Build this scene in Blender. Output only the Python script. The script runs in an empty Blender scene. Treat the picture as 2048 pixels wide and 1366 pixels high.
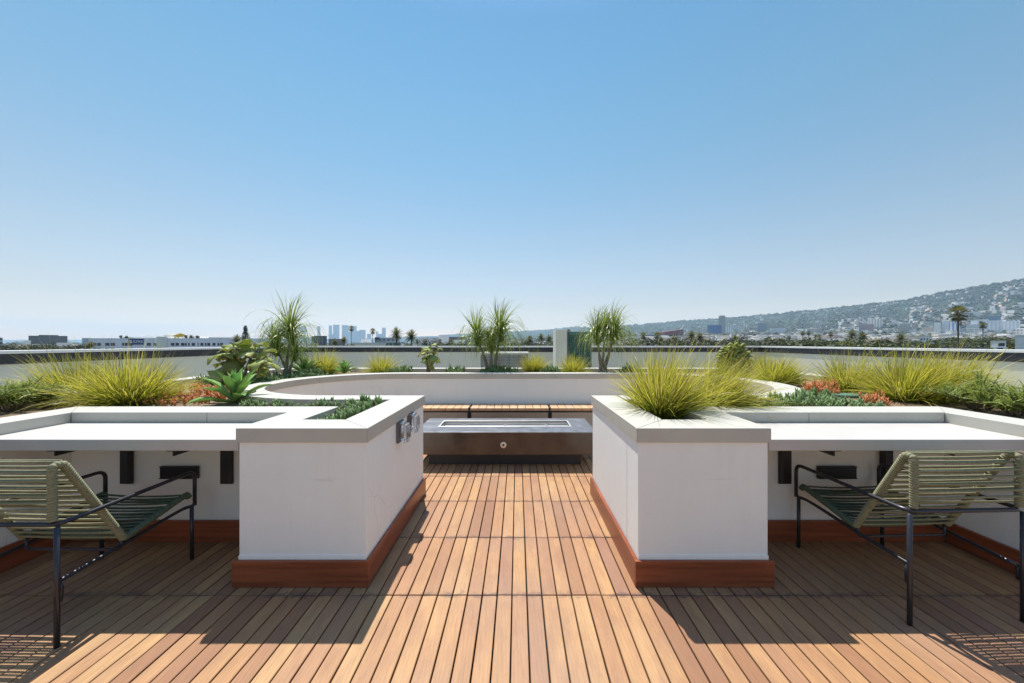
import bpy, math, random
from math import sin, cos, pi, radians, sqrt, atan2, exp
from mathutils import Vector, Matrix, noise
SC = bpy.context.scene
COL = SC.collection
# ------------------------------------------------------------------ camera
CZ = 1.45; F = 726.0; CX = 1035.0; CY = 685.0        # eye height (m), focal length and principal point (px of the 2048 px photo)
cam = bpy.data.cameras.new('camera'); co = bpy.data.objects.new('camera', cam); COL.objects.link(co)
co.location = (0, 0, CZ); co.rotation_euler = (pi/2, 0, 0)
cam.sensor_width = 36; cam.lens = 36*F/2048
cam.shift_x = -(CX-1024)/2048; cam.shift_y = (CY-683)/2048
cam.clip_start = 0.05; cam.clip_end = 60000
SC.camera = co
# ------------------------------------------------------------------ sky and sun
SUN = Vector((-0.143, 0.413, 0.94)).normalized()
w = bpy.data.worlds.new('World'); SC.world = w; w.use_nodes = True
nt = w.node_tree
sky = nt.nodes.new('ShaderNodeTexSky'); sky.sky_type = 'NISHITA'; sky.sun_disc = False
sky.sun_elevation = math.asin(SUN.z); sky.sun_rotation = atan2(SUN.x, SUN.y)
sky.altitude = 50; sky.air_density = 1.0; sky.dust_density = 0.0; sky.ozone_density = 1.0
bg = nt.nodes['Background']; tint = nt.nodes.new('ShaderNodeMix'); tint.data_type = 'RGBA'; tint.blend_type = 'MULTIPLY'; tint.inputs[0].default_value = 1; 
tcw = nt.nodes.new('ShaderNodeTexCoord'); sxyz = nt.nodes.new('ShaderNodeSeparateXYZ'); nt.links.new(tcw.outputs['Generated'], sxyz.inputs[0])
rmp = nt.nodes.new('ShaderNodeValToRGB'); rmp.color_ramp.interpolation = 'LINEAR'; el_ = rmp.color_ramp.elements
for k_, (p_, c_) in enumerate(((0.000, (0.749, 0.502, 0.359)), (0.028, (0.749, 0.502, 0.359)), (0.060, (0.599, 0.423, 0.340)), (0.100, (0.541, 0.412, 0.341)), (0.152, (0.552, 0.451, 0.383)), (0.216, (0.550, 0.487, 0.410)), (0.300, (0.526, 0.524, 0.454)), (0.409, (0.466, 0.558, 0.498)), (0.512, (0.432, 0.589, 0.531)), (0.603, (0.395, 0.591, 0.555)), (0.665, (0.379, 0.586, 0.566)), (0.820, (0.820, 0.820, 0.860)), (1.000, (1.000, 0.960, 1.000)),)):  # last two stops brighten the unseen zenith, added fill light for the shaded faces
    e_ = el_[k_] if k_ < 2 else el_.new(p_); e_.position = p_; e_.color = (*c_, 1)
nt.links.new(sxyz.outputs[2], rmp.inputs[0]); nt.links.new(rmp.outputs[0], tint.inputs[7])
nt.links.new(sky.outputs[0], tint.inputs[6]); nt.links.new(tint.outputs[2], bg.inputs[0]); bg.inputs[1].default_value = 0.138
sl = bpy.data.lights.new('sun', 'SUN'); sl.energy = 3.45; sl.angle = radians(0.5); sl.color = (1.0, 0.95, 0.87)
so = bpy.data.objects.new('sun', sl); COL.objects.link(so); so.rotation_euler = SUN.to_track_quat('Z', 'Y').to_euler(); so.location = (0, 0, 30)
SC.view_settings.view_transform = 'Standard'; SC.view_settings.look = 'None'; SC.view_settings.gamma = 1
SC.view_settings.exposure = 0.95
SC.cycles.max_bounces = 8; SC.cycles.volume_bounces = 1; SC.cycles.transparent_max_bounces = 12
SC.cycles.caustics_reflective = False; SC.cycles.caustics_refractive = False
GZ = -16.0                                            # street level below the roof deck

def PG(px, py, z):                                    # point on the level plane z seen at that spot of the photo
    Y = F*(CZ-z)/(py-CY); return Vector(((px-CX)*Y/F, Y, z))
def PY(px, py, Y):                                    # point at depth Y
    return Vector(((px-CX)*Y/F, Y, CZ-(py-CY)*Y/F))
# ------------------------------------------------------------------ mesh builder
class MB:
    def __init__(s): s.v = []; s.f = []; s.sm = []; s.t = []
    def add(s, vs, fs, smooth=False, ts=None):
        o = len(s.v); s.v += [tuple(p) for p in vs]
        s.f += [tuple(i+o for i in f) for f in fs]; s.sm += [smooth]*len(fs)
        s.t += ts if ts else [0.0]*len(vs)
        return s
    def box(s, x0, x1, y0, y1, z0, z1):
        v = [(x0,y0,z0),(x1,y0,z0),(x1,y1,z0),(x0,y1,z0),(x0,y0,z1),(x1,y0,z1),(x1,y1,z1),(x0,y1,z1)]
        return s.add(v, [(0,3,2,1),(4,5,6,7),(0,1,5,4),(1,2,6,5),(2,3,7,6),(3,0,4,7)])
    def prism(s, pts, z0, z1):
        n = len(pts); v = [(p[0],p[1],z0) for p in pts]+[(p[0],p[1],z1) for p in pts]
        return s.add(v, [tuple(range(n-1,-1,-1)), tuple(range(n,2*n))]+[(i,(i+1)%n,(i+1)%n+n,i+n) for i in range(n)])
    def strip(s, pts, hw, z0, z1, gaps=()):           # level wall or coping of half width hw along an open path
        n = len(pts); L = []; R = []
        for i in range(n):
            a = Vector(pts[max(i-1,0)]); b = Vector(pts[min(i+1,n-1)]); p = Vector(pts[i])
            d0 = (p-a).normalized() if i > 0 else (b-p).normalized(); d1 = (b-p).normalized() if i < n-1 else d0
            d = (d0+d1).normalized(); k = hw/max(0.3, d.dot(d0)); nn = Vector((-d.y, d.x))*k
            L.append(p+nn); R.append(p-nn)
        start = 0; segs = sorted(gaps)+[n-1]
        for e in segs:
            LL = [Vector(q) for q in L[start:e+1]]; RR = [Vector(q) for q in R[start:e+1]]
            if start > 0:
                d = (LL[1]-LL[0]).normalized()*0.0035; LL[0] += d; RR[0] += d
            m = len(LL); v = []
            for i in range(m): v += [(LL[i].x,LL[i].y,z0),(RR[i].x,RR[i].y,z0),(RR[i].x,RR[i].y,z1),(LL[i].x,LL[i].y,z1)]
            fs = [(0,1,2,3),(4*m-1,4*m-2,4*m-3,4*m-4)]
            for i in range(m-1):
                for k in range(4): a = 4*i+k; b = 4*i+(k+1)%4; fs.append((a, a+4, b+4, b))
            s.add(v, fs); start = e
        return s
    def tube(s, pts, r, n=8, ts=None, caps=True):
        pts = [Vector(p) for p in pts]; m = len(pts)
        rr = r if isinstance(r, (list, tuple)) else [r]*m
        up = None; v = []; tt = []
        for i in range(m):
            d = (pts[min(i+1,m-1)]-pts[max(i-1,0)]).normalized()
            if up is None: up = d.orthogonal().normalized()
            up = (up-d*up.dot(d)).normalized(); w_ = d.cross(up)
            for k in range(n):
                a = 2*pi*k/n; v.append(pts[i]+(up*cos(a)+w_*sin(a))*rr[i]); tt.append(ts[i] if ts else 0.0)
        fs = [(i*n+k, i*n+(k+1)%n, (i+1)*n+(k+1)%n, (i+1)*n+k) for i in range(m-1) for k in range(n)]
        if caps: fs += [tuple(range(n-1,-1,-1)), tuple(range((m-1)*n, m*n))]
        return s.add(v, fs, True, tt)
    def build(s, name, mat, parent=None, bevel=0, loc=None, **tags):
        me = bpy.data.meshes.new(name); me.from_pydata(s.v, [], s.f); me.update()
        me.polygons.foreach_set('use_smooth', s.sm)
        if any(s.t):
            a = me.attributes.new('t', 'FLOAT', 'POINT'); a.data.foreach_set('value', s.t)
        me.materials.append(mat)
        return link(name, me, parent, bevel, loc, **tags)
def link(name, me, parent=None, bevel=0, loc=None, **tags):
    o = bpy.data.objects.new(name, me); COL.objects.link(o)
    if parent: o.parent = parent
    if loc is not None: o.location = loc
    if bevel:
        b = o.modifiers.new('bevel', 'BEVEL'); b.width = bevel; b.segments = 2; b.limit_method = 'ANGLE'; b.angle_limit = radians(40)
    for k, v in tags.items(): o[k] = v
    return o
def empty(name, loc, label, cat, group=None, rz=0):
    o = bpy.data.objects.new(name, None); COL.objects.link(o); o.location = loc; o.rotation_euler = (0,0,rz); o.empty_display_size = 0.1
    o['label'] = label; o['category'] = cat
    if group: o['group'] = group
    return o
def copytree(o, parent=None):
    c = o.copy(); COL.objects.link(c)
    if parent: c.parent = parent
    for ch in [x for x in o.children]: copytree(ch, c)
    return c
def bend(pts, r, n=5):                                # round the corners of a polyline
    pts = [Vector(p) for p in pts]; out = [pts[0]]
    for i in range(1, len(pts)-1):
        a, p, b = pts[i-1], pts[i], pts[i+1]
        k = min(r, (a-p).length*0.45, (b-p).length*0.45)
        q0 = p+(a-p).normalized()*k; q1 = p+(b-p).normalized()*k
        for j in range(n+1):
            t = j/n; out.append(q0*(1-t)**2+p*2*t*(1-t)+q1*t*t)
    return out+[pts[-1]]
# ------------------------------------------------------------------ materials
class NM:
    def __init__(s, name):
        s.m = bpy.data.materials.new(name); s.m.use_nodes = True; s.nt = s.m.node_tree; s.b = s.nt.nodes['Principled BSDF']; s.out = s.nt.nodes['Material Output']
    def n(s, t, **kw):
        x = s.nt.nodes.new(t)
        for k, v in kw.items(): setattr(x, k, v)
        return x
    def l(s, a, b): s.nt.links.new(a, b)
    def noise(s, scale, detail=4, rough=0.55, vec=None, sc=None):
        nz = s.n('ShaderNodeTexNoise'); nz.inputs['Scale'].default_value = scale; nz.inputs['Detail'].default_value = detail; nz.inputs['Roughness'].default_value = rough
        src = vec or s.n('ShaderNodeTexCoord').outputs['Object']
        if sc:
            mp = s.n('ShaderNodeMapping'); mp.inputs['Scale'].default_value = sc; s.l(src, mp.inputs[0]); src = mp.outputs[0]
        s.l(src, nz.inputs['Vector']); return nz.outputs['Fac']
    def ramp(s, fac, stops, interp='LINEAR'):
        r = s.n('ShaderNodeValToRGB'); r.color_ramp.interpolation = interp; e = r.color_ramp.elements
        while len(e) < len(stops): e.new(0.5)
        for k, (p, c) in enumerate(stops): e[k].position = p; e[k].color = (*c, 1)
        s.l(fac, r.inputs[0]); return r.outputs[0]
    def mix(s, fac, a, b, mode='MIX'):
        x = s.n('ShaderNodeMix', data_type='RGBA', blend_type=mode)
        for i, val in ((0, fac), (6, a), (7, b)):
            if isinstance(val, bpy.types.NodeSocket): s.l(val, x.inputs[i])
            elif i == 0: x.inputs[0].default_value = val
            else: x.inputs[i].default_value = (*val, 1)
        return x.outputs[2]
    def math(s, op, a, b=0.0, clamp=False):
        x = s.n('ShaderNodeMath', operation=op, use_clamp=clamp)
        for i, val in ((0, a), (1, b)):
            if isinstance(val, bpy.types.NodeSocket): s.l(val, x.inputs[i])
            else: x.inputs[i].default_value = val
        return x.outputs[0]
    def bump(s, h, strength=0.3, dist=0.01):
        b = s.n('ShaderNodeBump'); b.inputs['Strength'].default_value = strength; b.inputs['Distance'].default_value = dist
        s.l(h, b.inputs['Height']); s.l(b.outputs[0], s.b.inputs['Normal'])
    def col(s, c):
        if isinstance(c, bpy.types.NodeSocket): s.l(c, s.b.inputs['Base Color'])
        else: s.b.inputs['Base Color'].default_value = (*c, 1)
    def set(s, rough=0.6, metal=0.0, spec=0.5):
        s.b.inputs['Roughness'].default_value = rough; s.b.inputs['Metallic'].default_value = metal; s.b.inputs['Specular IOR Level'].default_value = spec; return s
def plain(name, c, rough=0.6, metal=0.0, var=0.08, scale=6, spec=0.5):
    m = NM(name).set(rough, metal, spec); nz = m.noise(scale)
    m.col(m.ramp(nz, [(0.3, tuple(x*(1-var) for x in c)), (0.7, tuple(min(1, x*(1+var)) for x in c))])); return m.m
def stucco(name, c, dirt=0.05):
    m = NM(name).set(0.85, 0, 0.3)
    a = m.noise(1.7, 6, 0.6); b = m.noise(3.0, 5, 0.65, sc=(3, 3, 0.22)); g = m.noise(260, 2, 0.5)
    c1 = m.ramp(a, [(0.3, tuple(x*(1-dirt) for x in c)), (0.65, c)])
    c2 = m.mix(m.math('MULTIPLY', m.ramp(b, [(0.50, (0,0,0)), (0.72, (1,1,1))]), 0.07), c1, tuple(x*0.6 for x in c))
    vo = m.n('ShaderNodeTexVoronoi', feature='DISTANCE_TO_EDGE'); vo.inputs['Scale'].default_value = 1.3; wp = m.n('ShaderNodeMix', data_type='RGBA'); wp.inputs[0].default_value = 0.12
    m.l(m.n('ShaderNodeTexCoord').outputs['Object'], wp.inputs[6]); nw = m.n('ShaderNodeTexNoise'); nw.inputs['Scale'].default_value = 5; nw.inputs['Detail'].default_value = 5; m.l(nw.outputs['Color'], wp.inputs[7]); m.l(wp.outputs[2], vo.inputs['Vector'])
    crack = m.math('MULTIPLY', m.math('LESS_THAN', vo.outputs['Distance'], 0.0022), m.ramp(m.noise(1.1, 2), [(0.50, (0,0,0)), (0.60, (1,1,1))]))
    scuff = m.ramp(m.noise(9, 5, 0.7, sc=(1, 1, 2.2)), [(0.66, (0,0,0)), (0.78, (1,1,1))])
    c2 = m.mix(m.math('MULTIPLY', crack, 0.3), c2, tuple(x*0.5 for x in c)); c2 = m.mix(m.math('MULTIPLY', scuff, 0.12), c2, tuple(x*0.62 for x in c))
    m.col(c2); m.bump(m.math('ADD', g, m.math('MULTIPLY', m.noise(28, 4, 0.6), 0.8)), 0.35, 0.003); return m.m
def coping(name, c):
    m = NM(name).set(0.55, 0, 0.4)
    a = m.noise(2.3, 6, 0.65); sp = m.noise(45, 3, 0.6)
    c1 = m.ramp(a, [(0.3, tuple(x*0.90 for x in c)), (0.62, c)])
    m.col(m.mix(m.math('MULTIPLY', m.ramp(sp, [(0.60, (0,0,0)), (0.75, (1,1,1))]), 0.22), c1, tuple(x*0.62 for x in c)))
    m.bump(m.noise(120, 2), 0.12, 0.002); return m.m
def wood(name, stops, grain_axis='y', rough=0.55, gr=0.30, boards=False, tile=0.6175, off=2.085, dark=0.5):
    m = NM(name).set(rough, 0, 0.35)
    geo = m.n('ShaderNodeNewGeometry'); rnd = geo.outputs['Random Per Island']
    co_ = m.n('ShaderNodeTexCoord').outputs['Object']
    cmb = m.n('ShaderNodeCombineXYZ'); m.l(m.math('MULTIPLY', rnd, 37.0), cmb.inputs[0]); m.l(m.math('MULTIPLY', rnd, 91.0), cmb.inputs[1]); m.l(m.math('MULTIPLY', rnd, 13.0), cmb.inputs[2])
    ad = m.n('ShaderNodeVectorMath', operation='ADD'); m.l(co_, ad.inputs[0]); m.l(cmb.outputs[0], ad.inputs[1])
    sc = {'y': (1, 0.07, 1), 'x': (0.07, 0.07, 1)}[grain_axis]
    fine = m.noise(170, 5, 0.7, ad.outputs[0], sc); broad = m.noise(16, 4, 0.6, ad.outputs[0], (1, 0.16, 1) if grain_axis == 'y' else (0.12, 0.12, 2.2))
    wv = m.n('ShaderNodeTexWave', wave_type='RINGS', rings_direction='SPHERICAL'); wv.inputs['Scale'].default_value = 5.5; wv.inputs['Distortion'].default_value = 5; wv.inputs['Detail'].default_value = 3
    mp = m.n('ShaderNodeMapping'); mp.inputs['Scale'].default_value = (3.2, 0.45, 1) if grain_axis == 'y' else (0.35, 0.35, 5); m.l(ad.outputs[0], mp.inputs[0]); m.l(mp.outputs[0], wv.inputs['Vector'])
    base = m.ramp(rnd, stops)
    c = m.mix(m.math('MULTIPLY', m.ramp(broad, [(0.35, (0,0,0)), (0.7, (1,1,1))]), 0.45 if grain_axis == 'y' else 0.95), base, tuple(x*(0.62 if grain_axis == 'y' else 0.42) for x in stops[len(stops)//2][1]))
    c = m.mix(m.math('MULTIPLY', wv.outputs['Fac'], 0.13), c, tuple(x*0.55 for x in stops[0][1]))
    c = m.mix(m.math('MULTIPLY', m.ramp(fine, [(0.5, (0,0,0)), (0.85, (1,1,1))]), gr), c, tuple(x*0.45 for x in stops[0][1]))
    if boards:                                        # water stains that stand at the board ends
        sep = m.n('ShaderNodeSeparateXYZ'); m.l(co_, sep.inputs[0])
        fr = m.math('FRACT', m.math('DIVIDE', m.math('SUBTRACT', sep.outputs[1], off-10*tile), tile))
        edge = m.math('ABSOLUTE', m.math('SUBTRACT', fr, 0.5))
        st = m.math('ADD', edge, m.math('MULTIPLY', m.math('SUBTRACT', m.noise(24, 4, 0.6, ad.outputs[0]), 0.55), 0.20))
        msk = m.math('MULTIPLY', m.ramp(st, [(0.45, (0,0,0)), (0.475, (1,1,1))]), m.ramp(m.noise(4.5, 3, 0.6), [(0.40, (0,0,0)), (0.52, (1,1,1))]))
        c = m.mix(m.math('MULTIPLY', msk, 0.6), c, (0.10, 0.065, 0.06))
        mot = m.noise(7, 5, 0.65, ad.outputs[0], (1, 0.45, 1)); c = m.mix(m.math('MULTIPLY', m.ramp(mot, [(0.46, (0,0,0)), (0.66, (1,1,1))]), 0.45), c, (0.27, 0.125, 0.075))
        grey = m.noise(0.9, 4, 0.6)
        c = m.mix(m.math('MULTIPLY', m.ramp(grey, [(0.45, (0,0,0)), (0.7, (1,1,1))]), 0.35), c, (0.30, 0.215, 0.165))
    m.col(c); m.bump(fine, 0.25, 0.0015); return m.m
def leafmat(name, base, tip, alt, rough=0.5, trans=0.35, low=None):
    m = NM(name).set(rough, 0, 0.4)
    at = m.n('ShaderNodeAttribute'); at.attribute_name = 't'
    rnd = m.n('ShaderNodeNewGeometry').outputs['Random Per Island']
    c = m.mix(at.outputs['Fac'], base, tip)
    c = m.mix(m.math('MULTIPLY', rnd, 0.85), c, alt)
    wn = m.n('ShaderNodeTexWhiteNoise', noise_dimensions='1D'); m.l(rnd, wn.inputs['W']); c = m.mix(m.ramp(wn.outputs[0], [(0.0, (.62, .62, .62)), (0.5, (0, 0, 0)), (1, (0, 0, 0))]), c, tuple(x*0.38 for x in base))
    if name == 'fountain_grass': c = m.mix(m.ramp(wn.outputs[0], [(0.0, (0, 0, 0)), (0.90, (0, 0, 0)), (0.92, (.8, .8, .8))], 'CONSTANT'), c, (0.50, 0.36, 0.16))
    if low: c = m.mix(m.ramp(m.noise(2.0, 3), [(0.45, (0,0,0)), (0.6, (1,1,1))]), c, low)
    m.col(c)
    tr = m.n('ShaderNodeBsdfTranslucent'); m.l(c, tr.inputs[0]); mx = m.n('ShaderNodeMixShader'); mx.inputs[0].default_value = trans
    m.l(m.b.outputs[0], mx.inputs[1]); m.l(tr.outputs[0], mx.inputs[2]); m.l(mx.outputs[0], m.out.inputs[0]); return m.m
def facade(name, wall, glass, su, sz, fu=0.6, fz=0.55, rough=0.6):
    m = NM(name).set(rough)
    sp = m.n('ShaderNodeSeparateXYZ'); m.l(m.n('ShaderNodeTexCoord').outputs['Object'], sp.inputs[0])
    u = m.math('FRACT', m.math('DIVIDE', m.math('ADD', m.math('ADD', sp.outputs[0], sp.outputs[1]), 5000.0), su)); z = m.math('FRACT', m.math('DIVIDE', m.math('ADD', sp.outputs[2], 2000), sz))
    nrm = m.n('ShaderNodeSeparateXYZ'); m.l(m.n('ShaderNodeNewGeometry').outputs['Normal'], nrm.inputs[0])
    k = m.math('MULTIPLY', m.math('LESS_THAN', u, fu), m.math('LESS_THAN', z, fz))
    k = m.math('MULTIPLY', k, m.math('LESS_THAN', m.math('ABSOLUTE', nrm.outputs[2]), 0.5))
    m.col(m.mix(k, m.mix(m.noise(0.1), wall, tuple(x*0.85 for x in wall)), glass)); return m.m
M = {}
M['stucco'] = stucco('painted_stucco', (0.89, 0.90, 0.86))
M['parapet'] = stucco('parapet_paint', (0.60, 0.585, 0.49))
M['cap'] = coping('painted_coping', (0.525, 0.505, 0.44))
M['counter'] = coping('concrete_counter', (0.54, 0.51, 0.465))
M['deck'] = wood('hardwood_deck', [(0, (0.28, 0.135, 0.070)), (0.15, (0.43, 0.225, 0.105)), (0.4, (0.51, 0.290, 0.125)), (0.58, (0.41, 0.212, 0.110)), (0.78, (0.55, 0.330, 0.145)), (0.9, (0.45, 0.240, 0.105)), (1, (0.33, 0.175, 0.112))], boards=True, gr=0.5)
M['skirt'] = wood('red_hardwood', [(0, (0.32, 0.085, 0.036)), (0.5, (0.40, 0.115, 0.05)), (1, (0.28, 0.072, 0.03))], 'x', rough=0.3, gr=0.75)
M['bench'] = wood('bench_hardwood', [(0, (0.62, 0.36, 0.19)), (0.5, (0.72, 0.45, 0.25)), (1, (0.64, 0.40, 0.25))])
M['black'] = plain('black_powder_coat', (0.018, 0.018, 0.020), 0.4, 0.0, 0.2)
M['tube'] = plain('dark_grey_tube', (0.045, 0.045, 0.055), 0.28, 0.35, 0.15)
M['fascia'] = plain('dark_metal_fascia', (0.028, 0.029, 0.034), 0.5, 0.1, 0.25, 3)
M['flash'] = plain('light_metal_flashing', (0.72, 0.71, 0.68), 0.5, 0.0, 0.1, 2)
M['bronze'] = plain('dark_bronze_steel', (0.085, 0.070, 0.060), 0.28, 0.6, 0.22, 5)
M['steeltop'] = plain('blued_steel_top', (0.22, 0.23, 0.26), 0.38, 0.6, 0.3, 9)
M['steel'] = plain('stainless_steel', (0.66, 0.64, 0.61), 0.4, 0.6, 0.08, 20)
M['basedark'] = plain('charcoal_plinth', (0.02, 0.02, 0.024), 0.5)
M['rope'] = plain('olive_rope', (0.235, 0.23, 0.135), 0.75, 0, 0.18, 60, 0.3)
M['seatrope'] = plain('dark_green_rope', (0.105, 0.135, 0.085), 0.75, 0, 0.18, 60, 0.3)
M['under'] = plain('deck_underlay', (0.012, 0.010, 0.009), 0.9)
M['roof'] = plain('roof_membrane', (0.42, 0.41, 0.38), 0.9)
M['greybox'] = plain('grey_plastic', (0.13, 0.13, 0.15), 0.5)
M['white'] = plain('white_paint', (0.80, 0.80, 0.78), 0.6)
def clear():
    m = NM('clear_plastic'); m.b.inputs['Transmission Weight'].default_value = 0.85; m.b.inputs['Roughness'].default_value = 0.08; m.b.inputs['IOR'].default_value = 1.35; m.col((0.93, 0.94, 0.96)); return m.m
M['clear'] = clear()
def soilm():
    m = NM('gravelly_soil').set(0.95, 0, 0.2)
    v = m.n('ShaderNodeTexVoronoi'); v.inputs['Scale'].default_value = 55; m.l(m.n('ShaderNodeTexCoord').outputs['Object'], v.inputs['Vector'])
    m.col(m.mix(m.noise(6), m.mix(0.7, m.ramp(v.outputs['Color'], [(0.1, (0.10, 0.065, 0.04)), (0.5, (0.30, 0.21, 0.14)), (0.9, (0.50, 0.42, 0.33))]), (0.17, 0.11, 0.07)), (0.26, 0.19, 0.12)))
    m.bump(v.outputs['Distance'], 0.8, 0.01); return m.m
M['soil'] = soilm()
M['grass'] = leafmat('fountain_grass', (0.09, 0.19, 0.012), (0.78, 0.63, 0.10), (0.50, 0.52, 0.05), 0.4, 0.55)
M['strap'] = leafmat('strap_leaf', (0.30, 0.40, 0.05), (0.42, 0.46, 0.14), (0.20, 0.27, 0.05), 0.35, 0.4)
M['bark'] = plain('grey_bark', (0.24, 0.19, 0.14), 0.9, 0, 0.35, 30)
M['agave'] = leafmat('agave_leaf', (0.50, 0.55, 0.14), (0.34, 0.60, 0.20), (0.40, 0.66, 0.26), 0.35, 0.5)
M['agaveblue'] = leafmat('pale_edged_agave_leaf', (0.24, 0.42, 0.12), (0.50, 0.60, 0.26), (0.20, 0.42, 0.12), 0.4, 0.35)
M['paddle'] = leafmat('lobed_olive_leaf', (0.56, 0.66, 0.20), (0.66, 0.52, 0.26), (0.48, 0.56, 0.20), 0.5, 0.55)
M['chalk'] = leafmat('blue_green_finger_leaf', (0.16, 0.25, 0.06), (0.36, 0.48, 0.20), (0.24, 0.36, 0.14), 0.45, 0.3)
M['fire'] = leafmat('orange_red_stem_tip', (0.46, 0.38, 0.10), (0.90, 0.26, 0.11), (0.85, 0.36, 0.14), 0.5, 0.2)
M['shrub'] = leafmat('narrow_green_leaf', (0.16, 0.25, 0.04), (0.42, 0.46, 0.10), (0.26, 0.32, 0.07), 0.5, 0.4)

# ================================================================== ROOF STRUCTURE
rnd = random.Random(4)
PITCH = 0.0855; TILE = 0.6175; JOINT = 2.085
def deck():
    b = MB()
    i0 = int((-3.7-0.054)/PITCH); i1 = int(3.7/PITCH)
    for r in range(-13, 7):
        y0 = JOINT+r*TILE+0.003; y1 = y0+TILE-0.006
        for i in range(i0, i1):
            x0 = 0.054+i*PITCH+0.0037; x1 = x0+PITCH-0.0074; dz = rnd.uniform(-0.0012, 0.0008); jx = rnd.uniform(-0.0006, 0.0006)
            e = 0.0025
            v = [(x0+jx,y0,-0.024),(x1+jx,y0,-0.024),(x1+jx,y1,-0.024),(x0+jx,y1,-0.024),(x0+jx,y0,dz-e),(x1+jx,y0,dz-e),(x1+jx,y1,dz-e),(x0+jx,y1,dz-e),
                 (x0+jx+e,y0+e,dz),(x1+jx-e,y0+e,dz),(x1+jx-e,y1-e,dz),(x0+jx+e,y1-e,dz)]
            b.add(v, [(0,1,5,4),(1,2,6,5),(2,3,7,6),(3,0,4,7),(4,5,9,8),(5,6,10,9),(6,7,11,10),(7,4,8,11),(8,9,10,11)])
    b.build('wood_deck', M['deck'], kind='structure')
    MB().box(-3.7, 3.7, -6, 6.4, -0.06, -0.034).build('deck_underlay', M['under'], kind='structure')
    MB().box(-7.9, 8.6, -9, 12.3, -0.30, -0.10).build('roof_surface', M['roof'], kind='structure')
deck()
CT = 0.94; CB = 0.854; SOIL = 0.872
RAD = 1.235; XL = -1.80; XR = 1.84; YC = 4.74
def arc(cx, r, a0, a1, n=26): return [(cx+r*cos(radians(a0+(a1-a0)*i/n)), YC+r*sin(radians(a0+(a1-a0)*i/n))) for i in range(n+1)]
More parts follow.
